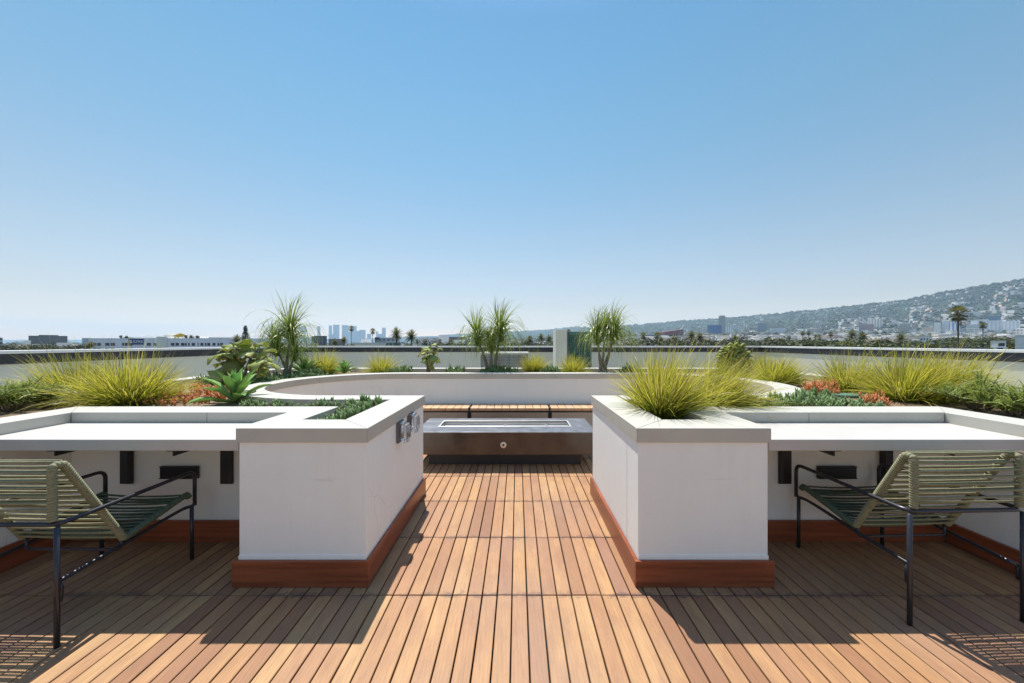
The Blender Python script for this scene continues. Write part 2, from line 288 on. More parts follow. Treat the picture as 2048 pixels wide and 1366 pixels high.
def planter(side):
    L = side < 0
    # x positions measured outward from the gap
    xi = -0.905 if L else 0.722; xo = -1.665 if L else 1.498; xs = -3.27 if L else 3.13
    s = side; WT = 0.225; ov = 0.012; CW = 0.25
    lab = ('pale stucco planter left of the walkway with two clear outlet covers on its side' if L else
           'pale stucco planter right of the walkway, grass spilling over its corner')
    root = empty('planter', ((xi+xo)/2, 2.8, 0), lab, 'planter', 'stucco planters beside the walkway')
    def B(b, xa, xb, y0, y1, z0, z1): b.box(min(xa, xb)-root.location.x, max(xa, xb)-root.location.x, y0-2.8, y1-2.8, z0, z1)
    b = MB(); z1 = CB+0.004
    B(b, xo, xi, 2.17, 2.17+WT, 0.002, z1); B(b, xi-s*0+s*WT, xi, 2.17+WT, 3.49, 0.002, z1)
    B(b, xo, xo-s*WT, 2.17+WT, 2.66, 0.002, z1)
    B(b, xs+s*WT, xo-s*WT, 2.66, 2.66+WT, 0.002, z1); B(b, xs+s*WT, xs, 0.6, 2.66, 0.002, z1)
    b.build('wall', M['stucco'], root, 0.006)
    b = MB()                                          # base ledge of the render
    B(b, xo-s*-0.0, xi, 2.165, 2.17, 0.15, 0.178); b.build('base_trim', M['stucco'], root)
    b = MB(); g = 0.0018; o = ov
    ia = xi-s*o; oa = xo+s*o
    def P4(pts, z0=CB, z1=CT): b.prism([(p[0]-root.location.x, p[1]-2.8) for p in (pts if L else pts[::-1])][::-1], z0, z1)
    yf = 2.17-o; yb = 3.49+o
    P4([(oa, yf), (ia, yf), (ia+s*(CW+g), yf+CW-g), (oa-s*(CW+g), yf+CW-g)])                       # front strip, mitred
    P4([(ia, yf+g), (ia, yb), (ia+s*CW, yb), (ia+s*CW, yf+CW+g)])                                   # strip along the walkway
    P4([(oa, yf+g), (oa, 2.66-o), (oa-s*CW, 2.66-o), (oa-s*CW, yf+CW+g)])                           # strip beside the counter
    xm = xs+s*-0.0
    P4([(xs-s*o, 2.66-o+g), (xs-s*1.0, 2.66-o+g), (xs-s*1.0, 2.66-o+CW), (xs+s*(CW-o), 2.66-o+CW)])
    P4([(xs-s*(1.0+2*g), 2.66-o+g), (oa-s*CW, 2.66-o+g), (oa-s*CW, 2.66-o+CW), (xs-s*(1.0+2*g), 2.66-o+CW)])
    P4([(xs-s*o, 0.59), (xs-s*o, 2.66-o-g), (xs+s*(CW-o), 2.66-o+CW-g), (xs+s*(CW-o), 0.59)])
    b.build('coping', M['cap'], root, 0.003)
    b = MB(); t = 0.024; h = 0.155
    B(b, xo+s*t, xi-s*t, 2.17-t, 2.168, 0.001, h)
    B(b, xi-s*t, xi-s*0.002, 2.169, 3.49, 0.001, h-0.001)
    B(b, xo+s*t, xo+s*0.002, 2.169, 2.64, 0.001, h-0.001)
    B(b, xs-s*0.002-s*t, xo+s*t, 2.66-t, 2.658, 0.001, h-0.002)
    B(b, xs-s*t, xs-s*0.002, 0.6, 2.66-t-0.001, 0.001, h)
    b.build('skirting', M['skirt'], root, 0.002)
    # counter slab with its black angle brackets
    c = empty('counter', ((xs+xo)/2, 2.42, 0.8), 'cream concrete counter slab in the left recess' if L else 'cream concrete counter slab in the right recess', 'counter', 'counters in the planter recesses')
    cx = c.location.x; b = MB()
    x0, x1 = sorted((xs-s*0.014, xo+s*0.014)); b.box(x0-cx, x1-cx, 2.185-2.42, 2.645-2.42, -0.003, 0.066); b.build('slab', M['counter'], c, 0.005)
    for px in ((-2.85, -2.12) if L else (1.95, 2.69)):
        b = MB(); dx = px-cx
        b.box(dx-0.045, dx+0.045, 0.222, 0.232, -0.38, -0.006); b.box(dx-s*0.041-0.004, dx-s*0.041+0.004, 0.185, 0.221, -0.365, -0.006)
        b.box(dx-0.03, dx+0.03, -0.20, 0.158, -0.017, -0.007); b.box(dx-0.004, dx+0.004, -0.185, 0.158, -0.05, -0.018)
        b.build('bracket', M['black'], c)
    # louvred box on the recess wall
    vx0, vx1 = (-2.60, -2.325) if L else (2.185, 2.465)
    v = empty('wall_vent', ((vx0+vx1)/2, 2.655, 0.46), 'black louvred box on the wall under the %s counter' % ('left' if L else 'right'), 'vent', 'black boxes under the counters')
    hw = (vx1-vx0)/2; b = MB(); b.box(-hw, hw, -0.018, 0, 0, 0.09); b.box(-hw, hw, -0.026, -0.0185, 0, 0.006); b.box(-hw, hw, -0.026, -0.0185, 0.084, 0.09); b.build('housing', M['black'], v, 0.002)
    b = MB()
    for k in range(7): b.box(-hw+0.01, hw-0.01, -0.024, -0.0185, 0.012+k*0.0105, 0.0165+k*0.0105)
    b.build('louvres', M['black'], v)
    return root
planter(-1); planter(1)
# rounded wall round the fire table
def roundwall():
    path = [(-1.145, YC-RAD-0.125)]+arc(XL, RAD+0.125, 270, 90)+[(-0.55, YC+RAD+0.125), (0.6, YC+RAD+0.125)]+arc(XR, RAD+0.125, 90, -90)+[(0.975, YC-RAD-0.125)]
    n = len(path)
    t = empty('round_wall', (0, YC+RAD+0.125, 0), 'low rounded wall enclosing the bench and fire table behind the walkway', 'wall')
    p2 = [(p[0], p[1]-YC-RAD-0.125) for p in path]
    MB().strip(p2, 0.112, 0.001, CB+0.004).build('wall', M['stucco'], t)
    MB().strip(p2, 0.125, CB, CT, gaps=(9, 18, 28, 29, 38, 48)).build('coping', M['cap'], t, 0.003)
roundwall()
def outerwall():
    a = 4.72; path = [(-a, 0.6), (-a, 3.8)]+[(-a+0.5-0.5*cos(t), 6.73+0.5*sin(t)) for t in [i*pi/16 for i in range(9)]]+[(0, 7.23)]+[(a-0.5+0.5*sin(t), 6.73+0.5*cos(t)) for t in [i*pi/16 for i in range(9)]]+[(a, 3.8), (a, 0.6)]
    t = empty('planter_wall', (0, 7.23, 0), 'long low pale wall closing the planting beds at the back and sides', 'wall')
    p2 = [(p[0], p[1]-7.23) for p in path]
    MB().strip(p2, 0.112, -0.1, CB+0.004).build('wall', M['stucco'], t); MB().strip(p2, 0.125, CB, CT, gaps=(1, 11, 21)).build('coping', M['cap'], t, 0.003)
outerwall()
def soil():
    def half(L):
        s = -1 if L else 1; cxx = XL if L else XR; xi = 1.15 if L else 0.96; xo = 1.55 if L else 1.38; xs = 3.4 if L else 3.25
        a = arc(cxx, RAD+0.12, 270, 90) if L else arc(cxx, RAD+0.12, -90, 90)
        p = [(s*xi, 2.3), (s*xi, YC-RAD-0.12)]+a+[(0, YC+RAD+0.12), (0, 7.2), (s*4.6, 7.2), (s*4.6, 0.7), (s*xs, 0.7), (s*xs, 2.78), (s*xo, 2.78), (s*xo, 2.3)]
        return p if not L else p[::-1]
    for L in (True, False):
        p = half(L); b = MB(); b.add([(q[0], q[1], SOIL) for q in p], [tuple(range(len(p)))])
        b.build('soil', M['soil'], kind='structure')
    b = MB(); r = random.Random(9)                    # gravel scattered over the beds
    for k in range(2600):
        x = r.uniform(-4.5, 4.5); y = r.uniform(2.9, 7.0)
        cxx = XL if x < XL else (XR if x > XR else x)
        if (x-cxx)**2+(y-YC)**2 < (RAD+0.3)**2 or (abs(x) < 1.2 and y < 6): continue
        q = r.uniform(0.006, 0.02); vs = [(x+q*r.uniform(.7,1.2)*cos(a), y+q*r.uniform(.7,1.2)*sin(a), SOIL+q*r.uniform(0,.4)) for a in (0, 1.57, 3.14, 4.71)]+[(x, y, SOIL+q)]
        b.add(vs, [(0,1,4),(1,2,4),(2,3,4),(3,0,4)])
    b.build('gravel', plain('pebble', (0.34, 0.26, 0.19), 0.9, 0, 0.4, 3), kind='stuff', label='brown gravel mulch strewn over the planting beds', category='gravel')
soil()
def parapet():
    t = empty('parapet_wall', (0, 12, 0), 'beige parapet with dark metal coping running round the roof edge', 'parapet')
    xl, xr, yb = -7.35, 8.05, 12.0
    p = [(xl-0.15, -9-yb), (xl-0.15, 0.15), (xr+0.15, 0.15), (xr+0.15, -9-yb)]
    MB().strip(p, 0.15, -0.3, 1.28).build('wall', M['parapet'], t)
    MB().strip(p, 0.172, 1.136, 1.287, gaps=(1, 2)).build('fascia', M['fascia'], t, 0.002)
    MB().strip(p, 0.182, 1.2875, 1.332, gaps=(1, 2)).build('flashing', M['flash'], t, 0.003)
parapet()
# ================================================================== BENCH, FIRE TABLE, OUTLETS
def bench():
    yb, yf = YC+RAD-0.02, YC+RAD-0.02-0.44
    t = empty('bench', (0, (yb+yf)/2, 0), 'long slatted hardwood bench on black steel legs against the rounded wall', 'bench')
    oy = (yb+yf)/2; b = MB(); joints = (-1.80, -0.735, 0.495, 1.84); fr = MB()
    for a, c in zip(joints[:-1], joints[1:]):
        n = max(1, round((c-a-0.03)/0.1175)); p = (c-a-0.03)/n
        for k in range(n):
            x0 = a+0.015+k*p; b.box(x0+0.004, x0+p-0.004, yf-oy, yb-oy-0.02, 0.412, 0.452)
    for cxx, a0, a1 in ((XL, 90, 200), (XR, 90, -20)):
        n = 22
        for k in range(n):
            aa = radians(a0+(a1-a0)*(k+0.5)/n); d = Vector((cos(aa), sin(aa))); q = Vector((-d.y, d.x))
            r0, r1 = RAD-0.46, RAD-0.04; w0 = 0.036; w1 = 0.053; c0 = Vector((cxx, YC-oy))
            pts = [c0+d*r0-q*w0, c0+d*r1-q*w1, c0+d*r1+q*w1, c0+d*r0+q*w0]
            b.prism([(p_.x, p_.y) for p_ in pts], 0.412, 0.452)
    b.build('seat', M['bench'], t, 0.003)
    fr.box(-1.8, 1.84, yf-oy+0.012, yf-oy+0.052, 0.385, 0.411); fr.box(-1.8, 1.84, yb-oy-0.07, yb-oy-0.03, 0.385, 0.411)
    for x in joints: fr.box(x-0.012, x+0.012, yf-oy+0.053, yb-oy-0.071, 0.375, 0.446)
    fr.build('frame', M['black'], t)
    for x in joints: MB().box(x-0.028, x+0.028, yf-oy+0.014, yf-oy+0.05, 0.001, 0.384).build('leg', M['black'], t)
bench()
def firetable():
    x0, x1, y0, y1 = -1.198, 0.913, 4.20, 4.96; zt, zb = 0.414, 0.148; cx, cy = (x0+x1)/2, (y0+y1)/2
    t = empty('fire_table', (cx, cy, 0), 'long dark bronze fire table with stainless burner trough', 'fire table')
    hx, hy = (x1-x0)/2, (y1-y0)/2; b = MB(); b.box(-hx+0.012, hx-0.012, -hy+0.012, hy-0.012, zb, zt-0.012); 
    b2 = MB(); tx0, tx1, ty0, ty1 = -0.972-cx, 0.662-cx, 4.45-cy, 4.776-cy
    # body as four sides and a floor so the trough is really open
    b = MB(); b.box(-hx+0.01, hx-0.01, -hy+0.01, -hy+0.02, zb, zt-0.0125); b.box(-hx+0.01, hx-0.01, hy-0.02, hy-0.01, zb, zt-0.0125)
    b.box(-hx+0.01, -hx+0.02, -hy+0.021, hy-0.021, zb, zt-0.0125); b.box(hx-0.02, hx-0.01, -hy+0.021, hy-0.021, zb, zt-0.0125); b.box(-hx+0.021, hx-0.021, -hy+0.021, hy-0.021, zb, zb+0.01)
    b.build('body', M['bronze'], t, 0.002)
    b = MB(); z0 = zt-0.012
    b.box(-hx, hx, -hy, ty0, z0, zt); b.box(-hx, hx, ty1, hy, z0, zt); b.box(-hx, tx0, ty0, ty1, z0+0.0002, zt-0.0002); b.box(tx1, hx, ty0, ty1, z0+0.0002, zt-0.0002)
    b.build('top', M['steeltop'], t, 0.0015)
    b = MB(); r = 0.02
    b.box(tx0, tx1, ty0, ty0+r, z0, zt+0.008); b.box(tx0, tx1, ty1-r, ty1, z0, zt+0.008); b.box(tx0, tx0+r, ty0+r, ty1-r, z0, zt+0.008); b.box(tx1-r, tx1, ty0+r, ty1-r, z0, zt+0.008)
    tr = b.build('trough', M['steel'], t, 0.002)
    b = MB(); d = 0.045
    b.box(tx0+r, tx1-r, ty1-r, ty1-r+0.004, zt-d, z0+0.019); b.box(tx0+r, tx1-r, ty0+r-0.004, ty0+r, zt-d, z0+0.019); b.box(tx0+r-0.004, tx0+r, ty0+r, ty1-r, zt-d, z0+0.019); b.box(tx1-r, tx1-r+0.004, ty0+r, ty1-r, zt-d, z0+0.019); b.box(tx0+r, tx1-r, ty0+r, ty1-r, zt-d-0.004, zt-d)
    b.build('pan', M['steel'], tr)
    b = MB(); b.tube([(tx0+0.15, (ty0+ty1)/2, zt-0.032), (tx1-0.15, (ty0+ty1)/2, zt-0.032)], 0.008, 10)
    for x in (tx0+0.3, (tx0+tx1)/2, tx1-0.3): b.tube([(x, (ty0+ty1)/2, zt-0.044), (x, (ty0+ty1)/2, zt-0.01)], 0.014, 10)
    b.build('burner', M['steel'], tr)
    MB().box(-1.05-cx, 0.75-cx, -hy+0.12, hy-0.12, 0.001, zb).build('base', M['basedark'], t)
    bx = -0.163-cx; b = MB(); b.tube([(bx, -hy+0.009, 0.264), (bx, -hy-0.002, 0.264)], 0.036, 24); bt = b.build('button', M['steel'], t, 0.001)
    MB().tube([(bx, -hy-0.0021, 0.264), (bx, -hy-0.006, 0.264)], 0.012, 16).build('keyhole', M['black'], bt)
firetable()
def outlets():
    for k, (y, z, lab) in enumerate(((2.765, 0.775, 'clear bubble outlet cover nearer the front corner of the left planter'), (3.035, 0.785, 'clear bubble outlet cover farther along the side of the left planter'))):
        t = empty('outlet_box', (-0.904, y, z), lab, 'outlet', 'outlet covers on the left planter')
        MB().box(0, 0.022, -0.062, 0.062, -0.078, 0.078).build('back_box', M['greybox'], t, 0.004)
        b = MB(); b.box(0.0225, 0.03, -0.055, 0.055, -0.07, 0.07); b.box(0.031, 0.072, -0.045, 0.045, -0.062, 0.055); b.box(0.073, 0.083, -0.03, 0.03, -0.05, 0.04)
        b.tube([(0.04, -0.04, 0.066), (0.04, 0.04, 0.066)], 0.012, 10); b.box(0.05, 0.07, -0.03, 0.03, -0.085, -0.067)
        b.build('cover', M['clear'], t, 0.005)
        MB().box(0.0223, 0.0302, -0.02, 0.02, -0.035, 0.035).build('socket', M['white'], t)
outlets()
# ================================================================== ROPE LOUNGE CHAIRS
def make_chair(loc, label):
    t = empty('lounge_chair', loc, label, 'lounge chair', 'olive rope lounge chairs')
    W = 0.306; RR, FR = -0.355, 0.35; AZ = 0.583           # half width, rear and front leg y, arm height
    r = 0.0112
    for sx in (-1, 1):
        x = sx*W; xin = sx*(W-0.035)
        MB().tube([(x, RR, 0.002), (x, RR, AZ-0.012)], r, 12).build('leg', M['tube'], t)
        MB().tube([(x, FR, 0.002), (x, FR, 0.352)], r, 12).build('leg', M['tube'], t)
    b = MB()                                           # arms and rear bar in one bent tube, each end turning down in front
    left = bend([(-W, FR+0.022, 0.352), (-W, FR+0.022, AZ), (-W, RR, AZ), (W, RR, AZ), (W, FR+0.022, AZ), (W, FR+0.022, 0.352)], 0.055, 7)
    b.tube(left, r, 12); b.build('armrest', M['tube'], t)
    for sx in (-1, 1):
        x = sx*W; xin = sx*(W-0.03)
        p = bend([(x, FR+0.022, 0.40), (x, FR+0.02, 0.352), (xin, FR-0.02, 0.350), (xin, FR-0.12, 0.345), (xin, -0.02, 0.318), (xin, RR+0.02, 0.296), (x-sx*0.004, RR+0.018, 0.285), (x-sx*0.004, RR+0.014, 0.21)], 0.035, 5)
        MB().tube(p, 0.010, 10).build('side_rail', M['tube'], t)
    MB().tube(bend([(-W+0.035, -0.04, 0.352), (-W+0.035, -0.05, 0.292), (W-0.035, -0.05, 0.292), (W-0.035, -0.04, 0.352)], 0.03, 5), 0.008, 10).build('cross_brace', M['tube'], t)
    WI = W-0.022; K = Vector((0, -0.045, 0.352)); S = Vector((0, FR-0.01, 0.440)); T = Vector((0, -0.315, 0.862)); V0 = Vector((0, -0.352, 0.845)); V1 = Vector((0, RR, 0.60))
    rd = random.Random(3)
    def wrap(b, pts, x):
        P_ = [Vector(p) for p in pts]; dist = [0]
        for i in range(1, len(P_)): dist.append(dist[-1]+(P_[i]-P_[i-1]).length)
        L = dist[-1]; n = int(L/0.0125); out = []; rr = []
        for k in range(n*6+1):
            d = L*k/(n*6); i = 0
            while i < len(P_)-2 and dist[i+1] < d: i += 1
            u = (d-dist[i])/max(1e-6, dist[i+1]-dist[i]); q = P_[i].lerp(P_[i+1], u); out.append((x, q.y, q.z)); rr.append(0.0135+0.0052*abs(sin(pi*k/6))**0.7)
        b.tube(out, rr, 12)
    def ropes(b, A, B_, n, sag=0.0, two=True, t0=0.03, t1=0.97):
        d = (B_-A).normalized(); nm = Vector((0, -d.z, d.y))
        for k in range(n):
            u = t0+(t1-t0)*(k+0.5)/n; c = A.lerp(B_, u)
            for off in ((0.0125, -0.0125) if two else (0.0,)):
                if two and rd.random() < 0.10: continue
                j1 = rd.uniform(-0.004, 0.004); j2 = rd.uniform(-0.004, 0.004); pts = []
                for s_ in range(7):
                    q = s_/6; x = -WI+2*WI*q; sg = sag*4*q*(1-q)
                    pts.append(c+d*(j1*(1-q)+j2*q)+nm*(off)+Vector((x, 0, -sg+rd.uniform(-.0006, .0006))))
                b.tube(pts, 0.0062, 8, caps=False)
    b = MB(); seatpath = bend([S+Vector((0, 0.012, -0.03)), S, K], 0.02)
    for x in (-WI, WI): wrap(b, seatpath, x)
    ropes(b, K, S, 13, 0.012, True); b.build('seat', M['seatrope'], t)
    b = MB(); path = bend([K, T, T+Vector((0, -0.04, 0.0)), V1], 0.035, 6)
    for x in (-WI, WI): wrap(b, path, x)
    ropes(b, K, T, 15, 0.003, True); ropes(b, V1, V0, 7, 0.002, True, 0.02, 1.0)
    for k in range(2): b.tube([(-WI, -0.322-k*0.016, 0.878-k*0.002), (0, -0.322-k*0.016, 0.876-k*0.002), (WI, -0.322-k*0.016, 0.878-k*0.002)], 0.0062, 8)
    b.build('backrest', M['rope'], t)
    return t
ch = make_chair((2.306, 2.228, 0), 'olive rope lounge chair facing the counter on the right, its leg nearest the planter clear of the shade')
ch['label'] = 'olive rope lounge chair drawn up to the right counter'
c2 = copytree(ch); ch.rotation_euler[2] = 0.035; c2.location = (-2.49, 2.083, 0); c2.rotation_euler[2] = -0.012; c2['label'] = 'olive rope lounge chair drawn up to the left counter'

# ================================================================== PLANTS OF THE ROOF BEDS
def blade(b, base, az, el, L, wdt, droop, wind, rd, n=6, twist=0):
    p = Vector(base); d = Vector((cos(az)*cos(el), sin(az)*cos(el), sin(el))); st = L/n
    side = d.cross(Vector((0, 0, 1))); side = side.normalized() if side.length > 0.05 else Vector((cos(az+1.57), sin(az+1.57), 0))
    side = Matrix.Rotation(rd.uniform(-0.9, 0.9)+twist, 3, d) @ side
    vs = []; ts = []
    for i in range(n+1):
        u = i/n; w_ = wdt*(1-u**2.2)*0.5+0.0004; s_ = (side-d*side.dot(d)).normalized()
        vs += [p-s_*w_, p+s_*w_]; ts += [u, u]
        p = p+d*st; d = (d+Vector((wind*u, 0, -droop*(0.35+u)))/n).normalized()
    b.add(vs, [(2*i, 2*i+1, 2*i+3, 2*i+2) for i in range(n)], True, ts)
def grass(loc, n, L, r0, seed, label, lean=0.0, spread=1.0, wind=0.35, droop=0.9, width=0.0055, mat='grass'):
    rd = random.Random(seed); b = MB()
    for k in range(n):
        az = rd.uniform(0, 2*pi); rr = r0*sqrt(rd.random()); q = rd.random()
        el = pi/2-spread*(0.08+1.15*q**1.15); LL = L*rd.uniform(0.45, 1.0)*(1.0 if rd.random() < 0.92 else 1.35)
        dx = cos(az)*cos(el)+lean; az2 = atan2(sin(az)*cos(el), dx)
        az2 += rd.gauss(0, 0.35); el = min(1.55, el+rd.gauss(0, 0.12))
        blade(b, (rr*cos(az), rr*sin(az), -0.01), az2, el, LL, width*rd.uniform(0.55, 1.15), droop*rd.uniform(0.1, 1.9), wind*rd.uniform(0.0, 1.9), rd)
    return b.build('grass_tuft', M[mat], loc=loc, label=label, category='grass tuft', group='ornamental grass tufts')
def S(px, Y): return Vector(((px-CX)*Y/F, Y, SOIL))
def GP(px, py): return PG(px, py, SOIL)
grass(S(150, 3.55), 1500, 0.52, 0.14, 1, 'yellow green grass tuft leaning left at the far left of the left bed', -0.25, 1.05, -0.15)
grass(S(262, 3.40), 2100, 0.52, 0.17, 2, 'largest yellow green grass tuft behind the left counter, beside the leafy shrub', 0.0, 1.0, 0.15)
grass(Vector((1.14, 2.84, SOIL)), 1600, 0.58, 0.12, 3, 'bright green grass tuft spilling over the corner of the right planter', 0.05, 0.8, 0.55)
grass(Vector((1.68, 3.10, SOIL)), 1700, 0.52, 0.14, 4, 'wind swept grass tuft behind the first tuft of the right planter', 0.5, 1.15, 0.7)
grass(S(1700, 4.3), 1300, 0.52, 0.14, 5, 'grass tuft behind the orange succulents in the right bed', 0.1, 1.0, 0.5)
grass(S(1815, 3.62), 2000, 0.54, 0.16, 6, 'large grass tuft right of the orange succulents behind the right counter', 0.15, 0.95, 0.6)
grass(S(1895, 3.60), 1800, 0.55, 0.15, 7, 'large wind bent grass tuft next to the feathery shrub on the right', 0.35, 1.0, 0.85)
grass(S(1552, 5.0), 1300, 0.50, 0.14, 8, 'grass tuft beyond the right end of the rounded wall', 0.2, 1.0, 0.6)
grass(S(1505, 6.2), 600, 0.50, 0.12, 21, 'small grass tuft under the lobed shrub on the right', 0.2, 1.0, 0.6)
grass(S(648, 6.6), 1100, 0.50, 0.13, 9, 'golden grass tuft beside the pale agave at the back left', 0.1, 1.0, 0.35)
grass(S(762, 6.65), 800, 0.46, 0.12, 10, 'sparse straw coloured grass tuft left of the small lobed shrub', 0.05, 1.05, 0.45)
grass(S(1067, 6.65), 1100, 0.42, 0.12, 11, 'compact golden grass tuft just right of the middle ponytail palm', 0.0, 0.62, 0.25)
grass(S(1147, 6.65), 900, 0.42, 0.13, 12, 'low yellow grass tuft in front of the green louvred cabinet', 0.0, 1.0, 0.35)

def ponytail(loc, trunks, label, seed):
    t = empty('ponytail_palm', loc, label, 'ponytail palm', 'ponytail palms in the back bed'); rd = random.Random(seed)
    for (bx, hx, hz, hy, nb, L, r0) in trunks:
        pts = [Vector((bx, 0, -0.02)), Vector((bx*1.05, 0.0, 0.10)), Vector(((bx*0.5+hx*0.5), hy*0.5, hz*0.55)), Vector((hx, hy, hz))]
        pts = bend(pts, 0.2, 4); m = len(pts); rr = [r0*(1.7-1.25*min(1, i/(m-1)*1.2))+0.004*sin(i*2.1) for i in range(m)]
        MB().tube(pts, rr, 10).build('trunk', M['bark'], t)
        b = MB()
        for k in range(int(nb*1.0)):
            az = rd.uniform(0, 2*pi); up = rd.random() < 0.25; el = radians(rd.uniform(58, 86) if up else rd.uniform(25, 78))
            LL = L*(rd.uniform(0.6, 1.0) if up else rd.uniform(0.6, 1.3)); base = Vector((hx+0.02*cos(az), hy+0.02*sin(az), hz+(0.05 if up else rd.uniform(-0.16, 0.05))))
            blade(b, base, az, el, LL, 0.015*rd.uniform(0.6, 1.1), rd.uniform(0.6, 2.3) if up else rd.uniform(4.5, 8.0), (1.1 if up else 0.35)*rd.uniform(0.2, 1.5), rd, 10)
        b.build('crown', M['strap'], t)
ponytail(S(574, 5.9), [(-0.02, 0.06, 0.72, 0, 230, 0.72, 0.032), (0.02, -0.14, 0.50, -0.05, 170, 0.5, 0.028), (0.03, 0.10, 0.42, 0.05, 110, 0.42, 0.026)], 'tallest ponytail palm at the back left, before the distant towers', 5)
ponytail(S(982, 6.65), [(-0.05, -0.24, 0.66, 0, 210, 0.66, 0.034), (0.06, 0.17, 0.74, 0.04, 230, 0.72, 0.036), (0.0, 0.02, 0.52, -0.05, 150, 0.5, 0.034)], 'middle ponytail palm with three trunks behind the bench', 6)
ponytail(S(1205, 6.65), [(-0.02, -0.10, 0.68, 0, 190, 0.66, 0.036), (0.03, 0.22, 0.70, 0.03, 230, 0.76, 0.038), (0.0, 0.05, 0.80, 0.05, 100, 0.5, 0.022)], 'forked ponytail palm in front of the green louvred cabinet', 7)

def agave(loc, R, n, seed, label, mat, up=0.0):
    rd = random.Random(seed); b = MB()
    for k in range(n):
        az = k*2.399+rd.uniform(-0.15, 0.15); u = k/(n-1); el = radians(82*(1-u)**0.9+2+up*(1-u)); L = R*(0.62+0.5*min(1, 0.35+u))*rd.uniform(0.9, 1.1); W_ = L*0.30
        d = Vector((cos(az), sin(az), 0)); q = Vector((-d.y, d.x, 0)); m = 8; top = []; pos = Vector((0, 0, 0.05*(1-u))); e = el; vs = []; ts = []
        for i in range(m+1):
            s_ = i/m; wd = W_*(0.35+0.65*sin(pi*min(1, s_*1.35+0.12)/1.0)) if s_ < 0.55 else W_*max(0.0, cos((s_-0.55)/0.45*pi/2))**0.8*0.98
            wd = W_*[0.42, 0.40, 0.55, 0.82, 1.0, 0.98, 0.78, 0.42, 0.02][i]*0.5
            dirv = d*cos(e)+Vector((0, 0, sin(e))); nm = -d*sin(e)+Vector((0, 0, cos(e))); th = L*0.035*(1-s_*0.8)
            vs += [pos-q*wd+nm*wd*0.38, pos+nm*th*0.2, pos+q*wd+nm*wd*0.38, pos-nm*th*1.6]; ts += [s_]*4
            pos = pos+dirv*(L/m); e -= radians(7*(0.3+u))*(1 if s_ > 0.35 else -0.3)
        fs = []
        for i in range(m):
            for c in range(4): fs.append((4*i+c, 4*i+(c+1) % 4, 4*i+4+(c+1) % 4, 4*i+4+c))
        b.add(vs, fs, True, ts)
    return b.build('agave', M[mat], loc=loc, label=label, category='agave', group='agaves in the roof beds')
agave(GP(470, 806)+Vector((0, 0, 0.02)), 0.31, 22, 1, 'bright green agave rosette at the left end of the rounded wall', 'agave', 6)
agave(S(611, 6.25)+Vector((0, 0, 0.04)), 0.29, 28, 2, 'pale edged agave rosette beside the tallest ponytail palm', 'agaveblue')
agave(S(688, 6.45)+Vector((0, 0, 0.04)), 0.22, 20, 3, 'small green agave against the golden grass at the back left', 'agave', 5)
agave(S(1580, 5.1)+Vector((0, 0, 0.0)), 0.22, 22, 4, 'dark green agave tangled in grass beyond the right end of the rounded wall', 'agaveblue')

def paddle(loc, stems, label, seed, e0=70, e1=105):
    t = empty('lobed_succulent', loc, label, 'succulent', 'lobed leaf succulents'); rd = random.Random(seed)
    for (hx, hy, hz, nl, R) in stems:
        pts = bend([(hx*0.2, hy*0.2, -0.02), (hx*0.4, hy*0.5, hz*0.5), (hx, hy, hz)], 0.1, 4)
        MB().tube(pts, [0.022-0.008*i/(len(pts)-1) for i in range(len(pts))], 8).build('stem', M['bark'], t)
        b = MB()
        for k in range(nl):
            az = k*2.4+rd.uniform(-.4, .4); u = k/max(1, nl-1); el = radians(e0-e1*u+rd.uniform(-12, 12)); R_ = R*rd.uniform(0.75, 1.15)
            d = Vector((cos(az)*cos(el), sin(az)*cos(el), sin(el))); q = Vector((-sin(az), cos(az), 0)); nm = d.cross(q)*-1
            base = Vector((hx, hy, hz))+Vector((0, 0, 0.05*(1-u)-0.10*u))+d*0.03
            NU, NV = 8, 9; vs = []; ts = []; ph = rd.uniform(0, 6)
            for i in range(NU+1):
                s_ = i/NU; half = R_*0.62*sin(pi*min(0.98, 0.10+0.86*s_))**0.7
                for j in range(NV):
                    v_ = -1+2*j/(NV-1); wob = 0.22*R_*sin(s_*9+ph+(2 if v_ > 0 else 0))*abs(v_)**2.5
                    lob = 1+0.26*sin(s_*19+ph)*abs(v_)**3
                    vs.append(base+d*(R_*1.15*s_)+q*(half*v_*lob)+nm*(wob+0.30*R_*abs(v_)**1.6*0.8)-Vector((0, 0, 0.35*R_*s_*s_))); ts.append(min(1, abs(v_)**4*0.9+0.1*s_))
            fs = [(i*NV+j, i*NV+j+1, (i+1)*NV+j+1, (i+1)*NV+j) for i in range(NU) for j in range(NV-1)]
            b.add(vs, fs, True, ts)
        o = b.build('leaves', M['paddle'], t); so_ = o.modifiers.new('thick', 'SOLIDIFY'); so_.thickness = 0.006
paddle(S(481, 4.9), [(-0.10, 0, 0.47, 8, 0.20), (0.14, 0.05, 0.45, 7, 0.18), (-0.22, -0.05, 0.30, 4, 0.19), (0.33, 0, 0.38, 5, 0.16)], 'largest lobed succulent with curling olive leaves in the left bed', 11, 38, 85)
paddle(S(855, 6.65), [(0.0, 0, 0.42, 9, 0.17), (0.12, 0, 0.38, 5, 0.14)], 'small lobed succulent on a single stem behind the bench', 12, 40, 90)
paddle(S(1468, 6.1), [(a_*0.1, b2*0.05, h_, 22, 0.085) for a_, b2, h_ in ((-1.2, 0, .42), (0, 0, .46), (1.2, 0.5, .42), (-2, 0, .30), (2, 0, .30), (-0.6, -1, .30), (0.7, -1, .30), (-1.6, 0, .18), (1.6, 0, .18), (0, -1, .16))], 'dense round lobed shrub with brown edged leaves at the right corner', 13)

